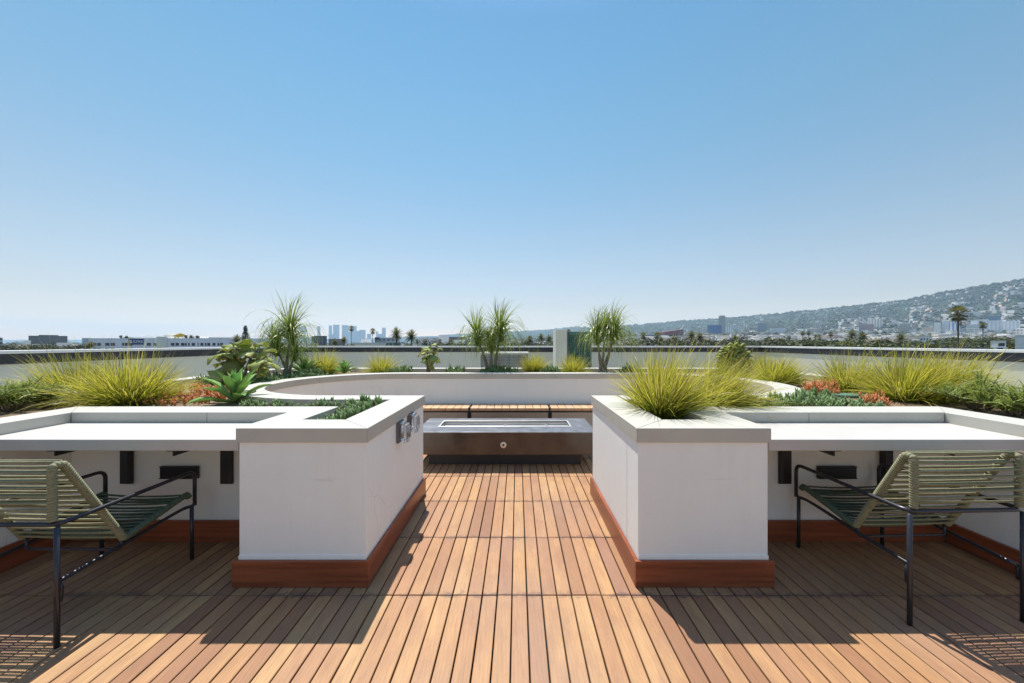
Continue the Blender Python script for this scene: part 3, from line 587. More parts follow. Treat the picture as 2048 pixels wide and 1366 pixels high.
def fingers(name, poly, dens, h, mat, label, cat, seed, rad=0.007, out=0.5, hummock=0.03):
    rd = random.Random(seed); b = MB(); xs = [p[0] for p in poly]; ys = [p[1] for p in poly]
    area = (max(xs)-min(xs))*(max(ys)-min(ys)); n = int(area*dens)
    def inside(x, y):
        c = False; j = len(poly)-1
        for i in range(len(poly)):
            if (poly[i][1] > y) != (poly[j][1] > y) and x < (poly[j][0]-poly[i][0])*(y-poly[i][1])/(poly[j][1]-poly[i][1])+poly[i][0]: c = not c
            j = i
        return c
    for k in range(n):
        x = rd.uniform(min(xs), max(xs)); y = rd.uniform(min(ys), max(ys))
        if not inside(x, y): continue
        hm = 0.5+0.9*noise.noise(Vector((x*4, y*4, seed))); hm = max(0.15, hm)
        hc = h*rd.uniform(0.6, 1.1)*(0.55+0.6*hm)
        base = Vector((x, y, SOIL+hummock*hm-0.01)); nf = rd.randint(6, 10)
        for f in range(nf):
            az = rd.uniform(0, 2*pi); el = radians(rd.uniform(25, 88)); L = hc*rd.uniform(0.5, 0.85)
            p0 = base+Vector((0, 0, hc*rd.uniform(0, 0.6))); d = Vector((cos(az)*cos(el)*out, sin(az)*cos(el)*out, sin(el))).normalized()
            p1 = p0+d*L*0.55+Vector((0, 0, L*0.02)); p2 = p1+(d+Vector((0, 0, 0.45))).normalized()*L*0.45
            r_ = rad*rd.uniform(0.8, 1.2); b.tube([p0, p1, p2], [r_*0.6, r_, r_*0.25], 5, [0.0, 0.55, 1.0])
    return b.build(name, M[mat], kind='stuff', label=label, category=cat)
def pp(*a): return [tuple(GP(x, y)[:2]) for x, y in a]
fingers('chalk_sticks', [(-1.40, 2.44), (-1.175, 2.44), (-1.175, 3.22), (-1.45, 3.22), (-1.45, 2.95)], 620, 0.085, 'chalk', 'low blue green finger succulents filling the corner of the left planter', 'ground cover', 1)
fingers('chalk_sticks', [(-2.35, 2.98), (-1.50, 2.98), (-1.50, 3.2), (-2.0, 3.23), (-2.35, 3.30)], 420, 0.075, 'chalk', 'strip of blue green finger succulents behind the left counter', 'ground cover', 2)
fingers('chalk_sticks', [(-4.2, 4.6), (-3.35, 4.7), (-3.3, 5.4), (-3.0, 6.0), (-3.6, 6.3), (-4.3, 5.6)], 420, 0.10, 'chalk', 'bed of finger succulents round the tall lobed plant on the left', 'ground cover', 3)
fingers('chalk_sticks', [(1.75, 2.97), (3.0, 2.97), (3.05, 3.6), (2.85, 3.75), (2.6, 3.4), (1.9, 3.22)], 560, 0.095, 'chalk', 'large bed of blue green finger succulents behind the right counter', 'ground cover', 4)
for k, (a, c, lab) in enumerate(((770, 818, 'right of the straw coloured grass'), (892, 926, 'left of the middle ponytail palm'), (1078, 1118, 'between the two golden grass tufts'), (1246, 1276, 'right of the forked ponytail palm'), (960, 1035, 'at the foot of the middle ponytail palm'))):
    fingers('chalk_sticks', [(S(a, 6.6).x, 6.35), (S(c, 6.6).x, 6.35), (S(c, 6.6).x, 6.95), (S(a, 6.6).x, 6.95)], 330, 0.13, 'chalk', 'small patch of green finger succulents '+lab, 'ground cover', 20+k)
fingers('fire_sticks', [(-3.55, 3.3), (-2.85, 3.25), (-2.9, 3.7), (-3.3, 4.4), (-3.9, 4.4)], 260, 0.085, 'fire', 'orange tipped succulents between the grass and the green agave', 'ground cover', 5, 0.006)
fingers('fire_sticks', [(S(1600, 4.0).x, 3.9), (S(1658, 4.0).x, 3.86), (S(1672, 4.3).x, 4.3), (S(1606, 4.3).x, 4.3)], 420, 0.13, 'fire', 'orange red succulents beside the right end of the rounded wall', 'ground cover', 6, 0.006)
fingers('fire_sticks', [(S(1712, 3.4).x, 3.30), (S(1752, 3.4).x, 3.28), (S(1765, 3.6).x, 3.6), (S(1720, 3.6).x, 3.6)], 500, 0.12, 'fire', 'orange red succulents at the foot of the large grass tuft on the right', 'ground cover', 7, 0.006)
def feather(loc, seed, label, W_, H):
    t = empty('feathery_shrub', loc, label, 'shrub', 'feathery shrubs at the outer ends of the beds'); rd = random.Random(seed); st = MB(); lf = MB()
    for k in range(26):
        az = rd.uniform(0, 2*pi); q = rd.random()**0.6; L = H*rd.uniform(0.6, 1.1); tip = Vector((cos(az)*W_*q, sin(az)*W_*q*0.7, L*(1-0.45*q)))
        p = [Vector((0.03*cos(az), 0.03*sin(az), -0.02)), tip*0.45+Vector((0, 0, 0.03)), tip]; pts = bend(p, 0.1, 4)
        st.tube(pts, [0.006-0.004*i/(len(pts)-1) for i in range(len(pts))], 6)
        for j in range(46):
            u = 0.30+0.70*j/45; i = min(len(pts)-2, int(u*(len(pts)-1))); c = pts[i].lerp(pts[i+1], u*(len(pts)-1)-i)
            blade(lf, c, rd.uniform(0, 2*pi), radians(rd.uniform(-15, 70)), rd.uniform(0.05, 0.11), 0.008, 0.8, 0.1, rd, 3)
    st.build('stems', M['bark'], t); lf.build('leaves', M['shrub'], t)
feather(S(20, 3.05), 1, 'feathery narrow leaved shrub at the far left of the left bed', 0.36, 0.34)
feather(S(95, 3.25), 3, 'low feathery shrub between the far left shrub and the largest grass tuft', 0.30, 0.22)
feather(S(1960, 3.10), 2, 'feathery narrow leaved shrub beside the wind bent grass on the right', 0.40, 0.34)
feather(S(2035, 2.85), 4, 'feathery shrub at the far right end of the right bed', 0.32, 0.26)
MB().prism([(0.17*cos(a), 0.10*sin(a)) for a in [i*pi/10 for i in range(20)]], 0, 0.03).build('valve_cover', plain('green_plastic', (0.10, 0.22, 0.16), 0.4), bevel=0.008, loc=GP(1702, 794), label='green oval valve cover on the soil between the orange succulents', category='valve cover')
# ================================================================== ROOF EQUIPMENT
def equipment():
    t = empty('louvred_cabinet', (1.40, 9.2, -0.1), 'beige rooftop cabinet with a dark green louvred front behind the forked ponytail palm', 'cabinet')
    MB().box(-0.44, -0.16, -0.1, 0.6, 0, 1.87).build('housing', M['parapet'], t, 0.01)
    MB().box(-0.155, 0.47, 0.0, 1.2, 0, 1.82).build('cabinet_body', plain('dark_green_paint', (0.035, 0.095, 0.07), 0.5), t, 0.01)
    b = MB()
    for k in range(26): z = 0.25+k*0.06; b.add([(-0.10, -0.03, z), (0.44, -0.03, z), (0.44, -0.004, z+0.04), (-0.10, -0.004, z+0.04)], [(0,1,2,3)])
    b.build('louvres', plain('green_louvre', (0.05, 0.14, 0.10), 0.45), t)
    b = MB(); b.box(-0.15, -0.12, -0.05, -0.001, 0.1, 1.82); b.box(0.15, 0.17, -0.05, -0.001, 0.1, 1.82); b.box(0.44, 0.47, -0.05, -0.001, 0.1, 1.82); b.box(-0.12, 0.44, -0.045, -0.031, 0.98, 1.0); b.build('frame', M['greybox'], t)
    t = empty('air_conditioner', (-0.28, 8.6, -0.1), 'beige condenser unit with dark wire grille behind the middle ponytail palm', 'air conditioner')
    MB().box(-0.56, 0.52, -0.3, 0.3, 0.0, 1.28).build('casing', plain('dark_coil', (0.22, 0.23, 0.22), 0.5), t)
    MB().box(-0.58, 0.54, -0.32, 0.32, 1.281, 1.325).build('lid', M['cap'], t, 0.01)
    b = MB()
    for k in range(18): b.box(-0.56, 0.52, -0.318, -0.312, 0.1+k*0.065, 0.108+k*0.065)
    for k in range(6): b.box(-0.56+k*0.214, -0.55+k*0.214, -0.326, -0.319, 0.0, 1.28)
    b.build('grille', M['greybox'], t)
equipment()
# ================================================================== THE CITY
def hz(px, D): return (px-CX)/F*D
def zz(py, D): return CZ-(py-CY)*D/F
def ground():
    b = MB(); R = [0, 60, 150, 400, 1000, 2500, 6000, 14000]; n = 48
    for i in range(len(R)-1):
        for k in range(n):
            a0, a1 = 2*pi*k/n, 2*pi*(k+1)/n
            b.add([(R[i]*cos(a0), R[i]*sin(a0), GZ), (R[i+1]*cos(a0), R[i+1]*sin(a0), GZ), (R[i+1]*cos(a1), R[i+1]*sin(a1), GZ), (R[i]*cos(a1), R[i]*sin(a1), GZ)], [(0,1,2,3)])
    m = NM('city_ground').set(0.95, 0, 0.2)
    m.col(m.mix(m.ramp(m.noise(0.02, 8, 0.7), [(0.42, (0,0,0)), (0.58, (1,1,1))]), (0.10, 0.10, 0.095), (0.055, 0.075, 0.03)))
    b.build('ground', m.m, kind='structure')
    MB().box(-8.1, 8.7, -6, 12.35, GZ, -0.301).build('apartment_building', M['parapet'], label='beige walls of the apartment house carrying the roof deck', category='building')
ground()
RIDGE = [(880, 670, 9500), (960, 667, 9000), (1040, 663, 8400), (1100, 660, 7600), (1150, 654, 7000), (1190, 657, 6400), (1255, 652, 5500), (1325, 648, 5000), (1370, 643, 4600), (1435, 640, 4300), (1505, 634.5, 3900), (1567, 629.5, 3650), (1655, 619.5, 3300), (1742, 610.5, 3000), (1798, 605, 2850), (1858, 592.5, 2700), (1946, 577.5, 2550), (2048, 562, 2400), (2250, 535, 2250), (2700, 500, 2150), (3600, 470, 2100)]
def ridge(px):
    for (a, b) in zip(RIDGE[:-1], RIDGE[1:]):
        if a[0] <= px <= b[0]:
            u = (px-a[0])/(b[0]-a[0]); return a[1]+(b[1]-a[1])*u, a[2]+(b[2]-a[2])*u
    return RIDGE[-1][1:]
def foot(px):                                         # height of the plain where the slope begins
    y = 684-(px-880)/420*15 if px < 1300 else 669
    return CZ+(CY-y)*ridge(px)[1]*0.5/F
def hill(px, v):                                      # v 0 foot, 1 ridge, up to 1.6 behind it
    y, D = ridge(px); zr = zz(y, D)+5; D0 = D*0.50; d = D0+(D-D0)*v
    nn = noise.noise(Vector((px*0.018, v*2.2, 3)))*0.6+noise.noise(Vector((px*0.055, v*5, 7)))*0.28-0.5*abs(noise.noise(Vector((px*0.014+v*0.8, v*0.5, 5))))-0.3*abs(noise.noise(Vector((px*0.045-v*1.2, v*0.8, 9))))
    zf = foot(px)
    if v <= 1: h = zf+(zr-zf)*(v**1.2+0.36*nn*sin(pi*v))
    else: h = zf+(zr-zf)*(1-((v-1)/0.7)**2*0.9)
    return Vector(((px-CX)/F*d, d, h))
def flat(px, D):                                      # height of the plain rising towards the hills
    if px < 880: return GZ
    D0 = ridge(px)[1]*0.5
    if D < 330: return GZ
    if D < D0: return GZ+(foot(px)-GZ)*(D-330)/(D0-330)
    return hill(px, (D-D0)/D0).z
def hills():
    b = MB(); NX, NV = 300, 40; pxs = [880+(3600-880)*(i/NX)**1.5 for i in range(NX+1)]
    vs = [hill(px, 1.6*j/NV) for px in pxs for j in range(NV+1)]
    b.add(vs, [(i*(NV+1)+j, (i+1)*(NV+1)+j, (i+1)*(NV+1)+j+1, i*(NV+1)+j+1) for i in range(NX) for j in range(NV)], True)
    m = NM('hillside').set(0.95, 0, 0.1)
    a = m.noise(0.012, 8, 0.7); c = m.noise(0.05, 6, 0.7)
    base = m.ramp(a, [(0.38, (0.022, 0.034, 0.016)), (0.54, (0.040, 0.055, 0.026)), (0.64, (0.09, 0.09, 0.05)), (0.76, (0.17, 0.135, 0.09))])
    m.col(m.mix(m.ramp(c, [(0.42, (0,0,0)), (0.6, (1,1,1))]), base, (0.028, 0.042, 0.018)))
    b.build('hills', m.m, kind='structure')
    b = MB(); vs = []; NJ = 24
    for px in pxs:
        for j in range(NJ+1): d = 330+(ridge(px)[1]*0.5-330)*j/NJ; vs.append(((px-CX)/F*d, d, flat(px, d)-0.5))
    b.add(vs, [(i*(NJ+1)+j, (i+1)*(NJ+1)+j, (i+1)*(NJ+1)+j+1, i*(NJ+1)+j+1) for i in range(NX) for j in range(NJ)], True); b.build('plain', m.m, kind='structure')
    # low hills on the far horizon
    rd = random.Random(5); far = [(-900, 679), (0, 679), (130, 679.5), (300, 678), (420, 676), (560, 677), (700, 678), (850, 672), (930, 674), (1000, 672), (1100, 666), (1200, 663), (1300, 668), (2400, 676)]
    b = MB(); n = 220; vs = []
    for i in range(n+1):
        px = -900+3300*i/n
        for (p, q) in zip(far[:-1], far[1:]):
            if p[0] <= px <= q[0]: y = p[1]+(q[1]-p[1])*(px-p[0])/(q[0]-p[0])
        y += 1.4*noise.noise(Vector((px*0.02, 0, 0)))+0.8*noise.noise(Vector((px*0.09, 4, 0)))
        for D, k in ((9200, 0.0), (10000, 0.55), (10800, 1.0), (11800, 0.2)): vs.append((hz(px, D), D, GZ+(zz(y, 10800)-GZ)*k))
    b.add(vs, [(i*4+j, (i+1)*4+j, (i+1)*4+j+1, i*4+j+1) for i in range(n) for j in range(3)], True)
    b.build('far_hills', m.m, kind='structure')
hills()
# bare earth cuts on the slope
def scar(px0, px1, v0, v1, seed):
    b = MB(); n = 14; vs = []; rd = random.Random(seed)
    for i in range(n+1):
        u = i/n; e = sin(pi*u)**0.6; px = px0+(px1-px0)*u; vm = (v0+v1)/2+0.02*sin(u*7)
        for k in range(5): v = vm+(v1-v0)*(k/4-0.5)*e*rd.uniform(0.75, 1.1); p = hill(px, v); p.z += 5; p.y -= 3; vs.append(p)
    b.add(vs, [(i*5+k, (i+1)*5+k, (i+1)*5+k+1, i*5+k+1) for i in range(n) for k in range(4)])
    b.build('bare_earth', M['earth'], kind='structure')
M['earth'] = plain('bare_earth', (0.42, 0.28, 0.19), 0.95, 0, 0.35, 0.03)
scar(1985, 2024, 0.80, 0.87, 1); scar(1972, 2016, 0.60, 0.67, 2); scar(1845, 1872, 0.50, 0.54, 3)
# ------------------------------------------------------------------ trees
def crown_mesh(name, n, rx, rz, leaf, seed, lobes=7):
    rd = random.Random(seed); b = MB(); cs = []
    for k in range(lobes):
        a = rd.uniform(0, 2*pi); q = rd.uniform(0.15, 0.62); cs.append((Vector((cos(a)*q*rx, sin(a)*q*rx, rz*rd.uniform(-0.35, 0.55))), rd.uniform(0.38, 0.6)))
    for k in range(n):
        c, s_ = rd.choice(cs); d = Vector((rd.gauss(0,1), rd.gauss(0,1), rd.gauss(0,1))).normalized(); q = rd.uniform(0.55, 1.08)
        p = c+Vector((d.x*rx*s_*q, d.y*rx*s_*q, d.z*rz*s_*q*1.1)); nrm = (d+Vector((rd.gauss(0,.5), rd.gauss(0,.5), rd.gauss(0,.5)+0.3))).normalized()
        u = nrm.orthogonal().normalized()*leaf*rd.uniform(0.5, 1.2); v = nrm.cross(u).normalized()*leaf*rd.uniform(0.4, 0.9)
        b.add([p-u, p+v*0.9, p+u, p-v], [(0,1,2,3)], False)
    me = bpy.data.meshes.new(name); me.from_pydata(b.v, [], b.f); return me
def fol(name, a, b_, rough=0.6):
    m = NM(name).set(rough, 0, 0.3); r = m.n('ShaderNodeNewGeometry').outputs['Random Per Island']
    oi = m.n('ShaderNodeObjectInfo').outputs['Random']
    m.col(m.mix(m.math('MULTIPLY', oi, 0.6), m.mix(r, a, b_), tuple(0.6*x+0.4*y for x, y in zip(a, (0.08, 0.075, 0.03)))))
    tr = m.n('ShaderNodeBsdfTranslucent'); tr.inputs[0].default_value = (*b_, 1); mx = m.n('ShaderNodeMixShader'); mx.inputs[0].default_value = 0.45 if 'palm' in name else 0.2
    m.l(m.b.outputs[0], mx.inputs[1]); m.l(tr.outputs[0], mx.inputs[2]); m.l(mx.outputs[0], m.out.inputs[0]); return m.m
FD = fol('dark_foliage', (0.018, 0.028, 0.012), (0.07, 0.082, 0.032)); FG = fol('green_foliage', (0.030, 0.046, 0.014), (0.10, 0.115, 0.035)); FY = fol('yellow_green_foliage', (0.13, 0.17, 0.025), (0.30, 0.32, 0.06)); FP = fol('palm_foliage', (0.06, 0.075, 0.022), (0.20, 0.20, 0.07))
TR = plain('tree_bark', (0.13, 0.10, 0.075), 0.9, 0, 0.2, 1)
def trunkmesh(name, H, r, limbs=4, seed=1):
    rd = random.Random(seed); b = MB(); b.tube([(0,0,0), (0.1,0,H*0.4), (0.0,0.1,H*0.8)], [r, r*0.75, r*0.4], 7)
    for k in range(limbs): a = k*2*pi/limbs+rd.uniform(-.4,.4); b.tube([(0.05,0,H*0.45), (cos(a)*H*0.12, sin(a)*H*0.12, H*0.65), (cos(a)*H*0.22, sin(a)*H*0.22, H*0.85)], [r*0.5, r*0.3, r*0.12], 5)
    me = bpy.data.meshes.new(name); me.from_pydata(b.v, [], b.f); me.materials.append(TR); return me
TM = trunkmesh('trunk', 1.0, 0.028)
CM = {}
for nm, mt in (('dark', FD), ('green', FG), ('yellow', FY)):
    for k in range(3):
        me = crown_mesh('crown', 1500, 0.36, 0.30, 0.026, 10+k+(0 if nm == 'dark' else 5), 6+k); me.materials.append(mt); CM[nm, k] = me
def tree(px, ytop, D, kind, label, wide=1.0, group='bushy trees beyond the parapet', k=None, seed=[0]):
    seed[0] += 1; H = zz(ytop, D)-GZ; x = hz(px, D)
    t = empty('tree', (x, D, GZ), label, 'tree', group, rz=seed[0]*1.7); t.scale = (H*wide, H*wide, H)
    a = link('trunk', TM, t); c = link('crown', CM[kind, (seed[0] if k is None else k) % 3], t, loc=(0, 0, 0.68)); return t
# fan palm and date palm
def fan_crown(seed, n=64):
    rd = random.Random(seed); b = MB()
    for k in range(n):
        az = k*2.4; u = k/n; el = radians(88-150*u**0.8+rd.uniform(-10, 10)); d = Vector((cos(az)*cos(el), sin(az)*cos(el), sin(el))); q = Vector((-sin(az), cos(az), 0)); up = d.cross(q)
        L = rd.uniform(0.46, 0.62); c = d*L; b.tube([Vector((0,0,0)), c], 0.012, 4)
        R_ = rd.uniform(0.34, 0.44); m = 15; vs = [c]; fs = []
        for j in range(m): a = radians(-78+156*j/(m-1)); rr = R_*(1.0 if j % 2 == 0 else 0.45); vs.append(c+d*cos(a)*rr+q*sin(a)*rr-Vector((0, 0, 1))*0.18*rr*rr*(1+abs(a)))
        b.add(vs, [(0, j, j+1) for j in range(1, m)])
    me = bpy.data.meshes.new('crown'); me.from_pydata(b.v, [], b.f); me.materials.append(FP); return me
def date_crown(seed, n=60):
    rd = random.Random(seed); b = MB()
    for k in range(n):
        az = k*2.4; u = k/n; el = radians(82-110*u+rd.uniform(-8, 8)); d = Vector((cos(az)*cos(el), sin(az)*cos(el), sin(el))); p = Vector((0, 0, 0)); q = Vector((-sin(az), cos(az), 0)); m = 12; L = rd.uniform(0.95, 1.15)
        for i in range(m):
            p2 = p+d*L/m; w_ = 0.15*sin(pi*min(0.97, 0.18+0.8*i/m)); nm = d.cross(q)
            for s_ in (-1, 1):
                o = q*s_*w_-nm*w_*0.35*1+d*0.06; b.add([p, p2-(p2-p)*0.25, p+o+(p2-p)*0.5], [(0,1,2)]); b.add([p+(p2-p)*0.5, p2, p+o+(p2-p)*0.95], [(0,1,2)])
            b.add([p-q*0.008, p+q*0.008, p2+q*0.006, p2-q*0.006], [(0,1,2,3)])
            p = p2; d = (d-Vector((0, 0, 1.15/m*(0.5+i/m)))).normalized()
    me = bpy.data.meshes.new('crown'); me.from_pydata(b.v, [], b.f); me.materials.append(FP); return me
def ptrunk():
    b = MB(); b.tube([(0,0,0), (0.01,0,0.3), (0.0,0.006,0.7), (0,0,1)], [1.35, 1.0, 0.9, 0.85], 8)
    b.v = [(x*1.0, y*1.0, z) for x, y, z in b.v]; me = bpy.data.meshes.new('trunk'); me.from_pydata(b.v, [], b.f); me.materials.append(TR); return me
b_ = MB(); b_.tube([(0,0,0), (0,0,0.3), (0,0,0.7), (0,0,1)], [1.35, 1.0, 0.9, 0.85], 8); PTM = bpy.data.meshes.new('trunk'); PTM.from_pydata(b_.v, [], b_.f); PTM.materials.append(TR)
def skirt():
    b = MB(); rd = random.Random(3)
    for k in range(60):
        a = rd.uniform(0, 6.28); z = rd.uniform(-0.9, 0.1); r0 = 0.16; b.add([(cos(a)*r0*.8, sin(a)*r0*.8, z), (cos(a+.3)*r0, sin(a+.3)*r0, z), (cos(a+.15)*r0*2.0*(1.1+z*0.6), sin(a+.15)*r0*2*(1.1+z*0.6), z-0.3)], [(0,1,2)])
    me = bpy.data.meshes.new('dead_fronds'); me.from_pydata(b.v, [], b.f); me.materials.append(plain('dead_frond', (0.30, 0.19, 0.09), 0.9, 0, 0.2, 3)); return me
FC = [fan_crown(1), fan_crown(2)]; DC = [date_crown(1), date_crown(2)]; SK = skirt()
def palm(px, yc, r, D, kind, label, group=None, seed=[0]):
    seed[0] += 1; x = hz(px, D); R_ = r*D/F; zc = zz(yc, D); H = zc-GZ
    t = empty('palm_tree', (x, D, GZ), label, 'palm tree', group or ('slender fan palms in the city' if kind == 'fan' else 'stout date palms in the city'), rz=seed[0]*0.9)
    tw = R_*(0.075 if kind == 'fan' else 0.10)
    a = link('trunk', PTM, t); a.scale = (tw, tw, H)
    c = link('crown', (FC if kind == 'fan' else DC)[seed[0] % 2], t, loc=(0, 0, H)); c.scale = (R_*1.0,)*3
    if kind == 'fan': s_ = link('dead_fronds', SK, t, loc=(0, 0, H)); s_.scale = (R_*1.1,)*3
    return t
# ------------------------------------------------------------------ buildings
def bld(px0, px1, ytop, D, depth, wall, label, name='office_building', roof=None, ybot=None, parts=(), group=None, cat='building', rz=0, turn=True):
    x0, x1 = hz(px0, D), hz(px1, D); zt = zz(ytop, D); cx = (x0+x1)/2
    t = empty(name, (cx, D, GZ), label, cat, group, rz)
    if turn: th_ = atan2(cx, D); t.rotation_euler[2] = -th_; t.scale = (cos(th_), 1, 1)
    z0 = 0 if ybot is None else zz(ybot, D)-GZ
    MB().box(x0-cx, x1-cx, 0, depth, z0, zt-GZ).build('wall', wall, t)
    th = max(0.3, 0.7*D/F*0.6); MB().box(x0-cx-th*0.3, x1-cx+th*0.3, -th*0.3, depth+th*0.3, zt-GZ+0.002, zt-GZ+th).build('roof', roof or M['white'], t)
    for (nm, a, c, ya, yb, dy0, dy1, mat) in parts:    # parts given in photo pixels at the face, dy0..dy1 metres behind the face
        MB().box(hz(a, D)-cx, hz(c, D)-cx, dy0, dy1, zz(yb, D)-GZ, zz(ya, D)-GZ).build(nm, mat, t)
    return t, cx
GL = plain('window_glass', (0.025, 0.03, 0.045), 0.15, 0, 0.2, 0.2)
lil = plain('grey_lilac_render', (0.92, 0.88, 0.93), 0.8, 0, 0.05, 0.2); cream = plain('cream_render', (0.90, 0.87, 0.78), 0.8, 0, 0.08, 0.2); offw = plain('off_white_render', (0.86, 0.86, 0.84), 0.8, 0, 0.05, 0.1); pale = plain('pale_grey_concrete', (0.52, 0.53, 0.54), 0.8, 0, 0.1, 0.05)
navy = plain('navy_blue_banner', (0.02, 0.05, 0.19), 0.5, 0, 0.02, 1); yel = fol('golden_tree_foliage', (0.45, 0.33, 0.03), (0.60, 0.46, 0.06))
def signbuilding():
    D = 230.0; wins = []
    for a, c in ((187,193),(194.5,202),(210.5,219),(221,230),(244.5,248.5),(249.5,257),(258,265),(294,302),(307,314.5),(342,349),(351,358),(362,369),(370,373.5),(376,379.5),(383.5,390),(395.3,397.2),(401,407),(409.5,413),(414.5,420.5),(425,431),(435,438.5),(440,446)):
        wins.append(('window', a, c, 685.8, 691.5, -0.05, 0.2, GL)); wins.append(('window', a, c, 695.9, 701.5, -0.05, 0.2, GL))
    t, cx = bld(177, 462, 677.5, D, 34, lil, turn=False, label= 'long low lilac grey office building with a navy rooftop banner, far left', parts=wins+[
        ('stair_tower', 316, 336, 673.2, 694, -1.2, 4, cream), ('roof_storey', 255, 305, 671.2, 677.2, 9, 20, offw), ('roof_storey', 214, 240, 673.4, 677.2, 8, 18, pale), ('roof_storey', 396, 452, 673.6, 677.2, 8, 18, pale), ('roof_storey', 340, 372, 672.2, 677.2, 9, 18, cream)])
    b = MB(); b.tube([(hz(316, D)-cx, 8, zz(677, D)-GZ), (hz(316, D)-cx, 8, zz(667.6, D)-GZ)], 3.4, 24); b.build('roof_drum', cream, t)
    sg = MB().box(hz(257.5, D)-cx, hz(287.5, D)-cx, -0.35, -0.1, zz(689.2, D)-GZ, zz(677.2, D)-GZ).build('banner', navy, t)
    cu = bpy.data.curves.new('lettering', 'FONT'); cu.body = 'KPRS'; cu.size = 2.35; cu.align_x = 'LEFT'; cu.extrude = 0.02; cu.offset = 0.03
    ob = bpy.data.objects.new('tmp', cu); COL.objects.link(ob); dg = bpy.context.evaluated_depsgraph_get(); me = bpy.data.meshes.new_from_object(ob.evaluated_get(dg)); bpy.data.objects.remove(ob)
    xs = [v.co.x for v in me.vertices]; wd = max(xs)-min(xs); tgt = hz(286.3, D)-hz(267.8, D)
    me.materials.clear(); me.materials.append(M['white'])
    o = link('lettering', me, sg); o.rotation_euler = (pi/2, 0, 0); o.location = (hz(267.8, D)-cx, -0.40, zz(685.7, D)-GZ); o.scale = (tgt/wd, 1.0, 1)
    b = MB()
    for i in range(3):
        for j in range(3): q = 0.56; b.box(hz(259.3, D)-cx+i*(q+0.13), hz(259.3, D)-cx+i*(q+0.13)+q, -0.42, -0.36, zz(686.0, D)-GZ+j*(q+0.14), zz(686.0, D)-GZ+j*(q+0.14)+q)
    b.build('emblem', M['white'], sg)
    c = crown_mesh('crown', 900, 3.2, 1.9, 0.35, 77, 6); c.materials.append(yel)
    g = empty('golden_tree', (hz(330, D), D+9, zz(676, D)), 'golden yellow tree on the roof of the lilac grey office building', 'tree')
    link('crown', c, g, loc=(0, 0, 1.9)); MB().tube([(0,0,-1.5), (0,0,1.6)], 0.18, 6).build('trunk', TR, g)
    for k, (px, r) in enumerate(((232.5, 1.1), (246, 1.2), (364, 1.5), (376, 1.6), (389, 1.3))):
        c = crown_mesh('crown', 260, r, r, 0.25, 80+k, 4); c.materials.append(FD); g = empty('roof_shrub', (hz(px, D), D+2.5, zz(677, D)), 'clipped dark shrub on the roof edge of the lilac grey office building', 'shrub', 'roof shrubs on the lilac grey office building'); link('crown', c, g, loc=(0, 0, r*0.8)); MB().tube([(0,0,0), (0,0,r*0.7)], 0.1, 6).build('trunk', TR, g)
signbuilding()
dk = facade('dark_brown_curtain_wall', (0.055, 0.04, 0.045), (0.02, 0.022, 0.035), 4, 4, 0.8, 0.6)
bld(58, 136, 672, 800, 60, dk, 'dark brown office block with a raised middle storey, far left', roof=GL, parts=[('roof_storey', 77.5, 117.5, 670, 672, 0.3, 40, dk)])
strp = facade('striped_white', (0.62, 0.62, 0.60), (0.06, 0.07, 0.10), 50, 3.5, 0.98, 0.5)
bld(-40, 5.5, 676, 300, 25, strp, 'striped white building cut by the left edge of the picture', parts=[('roof_storey', -40, 4, 674.5, 676, 1, 20, offw)])
bld(164, 183, 676.4, 480, 30, plain('blue_grey_glass', (0.22, 0.28, 0.36), 0.3), 'pale blue grey block just left of the building with the navy banner')
bld(48, 62, 681.5, 620, 20, pale, 'small pale block at the left foot of the dark brown office block')
bld(112, 137, 686, 560, 25, offw, 'low white roofed shed in front of the dark brown office block')
bld(30, 48, 692, 260, 15, offw, 'low white shed roof near the left edge above the parapet'); bld(11, 32, 688.5, 500, 20, pale, 'small grey house beside the striped building at the left edge')
# Downtown-like cluster of hazy towers
tw = [(602, 612, 652.5, 3900, 'leftmost hazy tower of the far cluster, standing alone'), (634.7, 640.7, 652.8, 4200, 'very slim hazy tower second from the left of the far cluster'), (657.5, 664, 651.3, 4300, 'slim hazy tower at the left side of the widest pair'),
      (666.2, 679, 649.9, 4200, 'wide hazy tower, left one of the widest pair'), (683.6, 697.2, 650.8, 4300, 'wide hazy tower, right one of the widest pair'), (703, 713.2, 652, 4600, 'hazy tower behind the first slender fan palm'),
      (708, 719, 662, 4400, 'low broad hazy block right of the first slender fan palm'), (719, 731.2, 660, 4300, 'broad hazy block with flat top between the two slender fan palms'), (734, 742.5, 668, 4200, 'short hazy block left of the second slender fan palm'),
      (751.7, 756.5, 663, 4600, 'thin short hazy tower right of the second slender fan palm'), (764, 771.5, 655.8, 4300, 'rightmost hazy tower of the far cluster'), (657, 667, 668.5, 4000, 'short hazy block at the foot of the slim tower'), (756.5, 764.5, 668.2, 4200, 'short hazy block beside the rightmost hazy tower'), (697, 703, 664, 4700, 'narrow hazy block filling the gap right of the widest pair'), (612, 634, 675, 4000, 'long low hazy block between the two leftmost towers')]
for k, (a, c, y, D, lab) in enumerate(tw):
    bld(a, c, y, D*1.9, 60, facade('hazy_tower_%d' % k, (0.24, 0.25, 0.27), (0.13, 0.15, 0.19), 18 if k % 2 else 12, 8, 0.55, 0.99 if k % 3 else 0.6), lab, 'tower_block', group='hazy towers in the far cluster', roof=pale)
bg_ = facade('blue_glass_block', (0.07, 0.09, 0.15), (0.03, 0.045, 0.09), 6, 4, 0.9, 0.8)
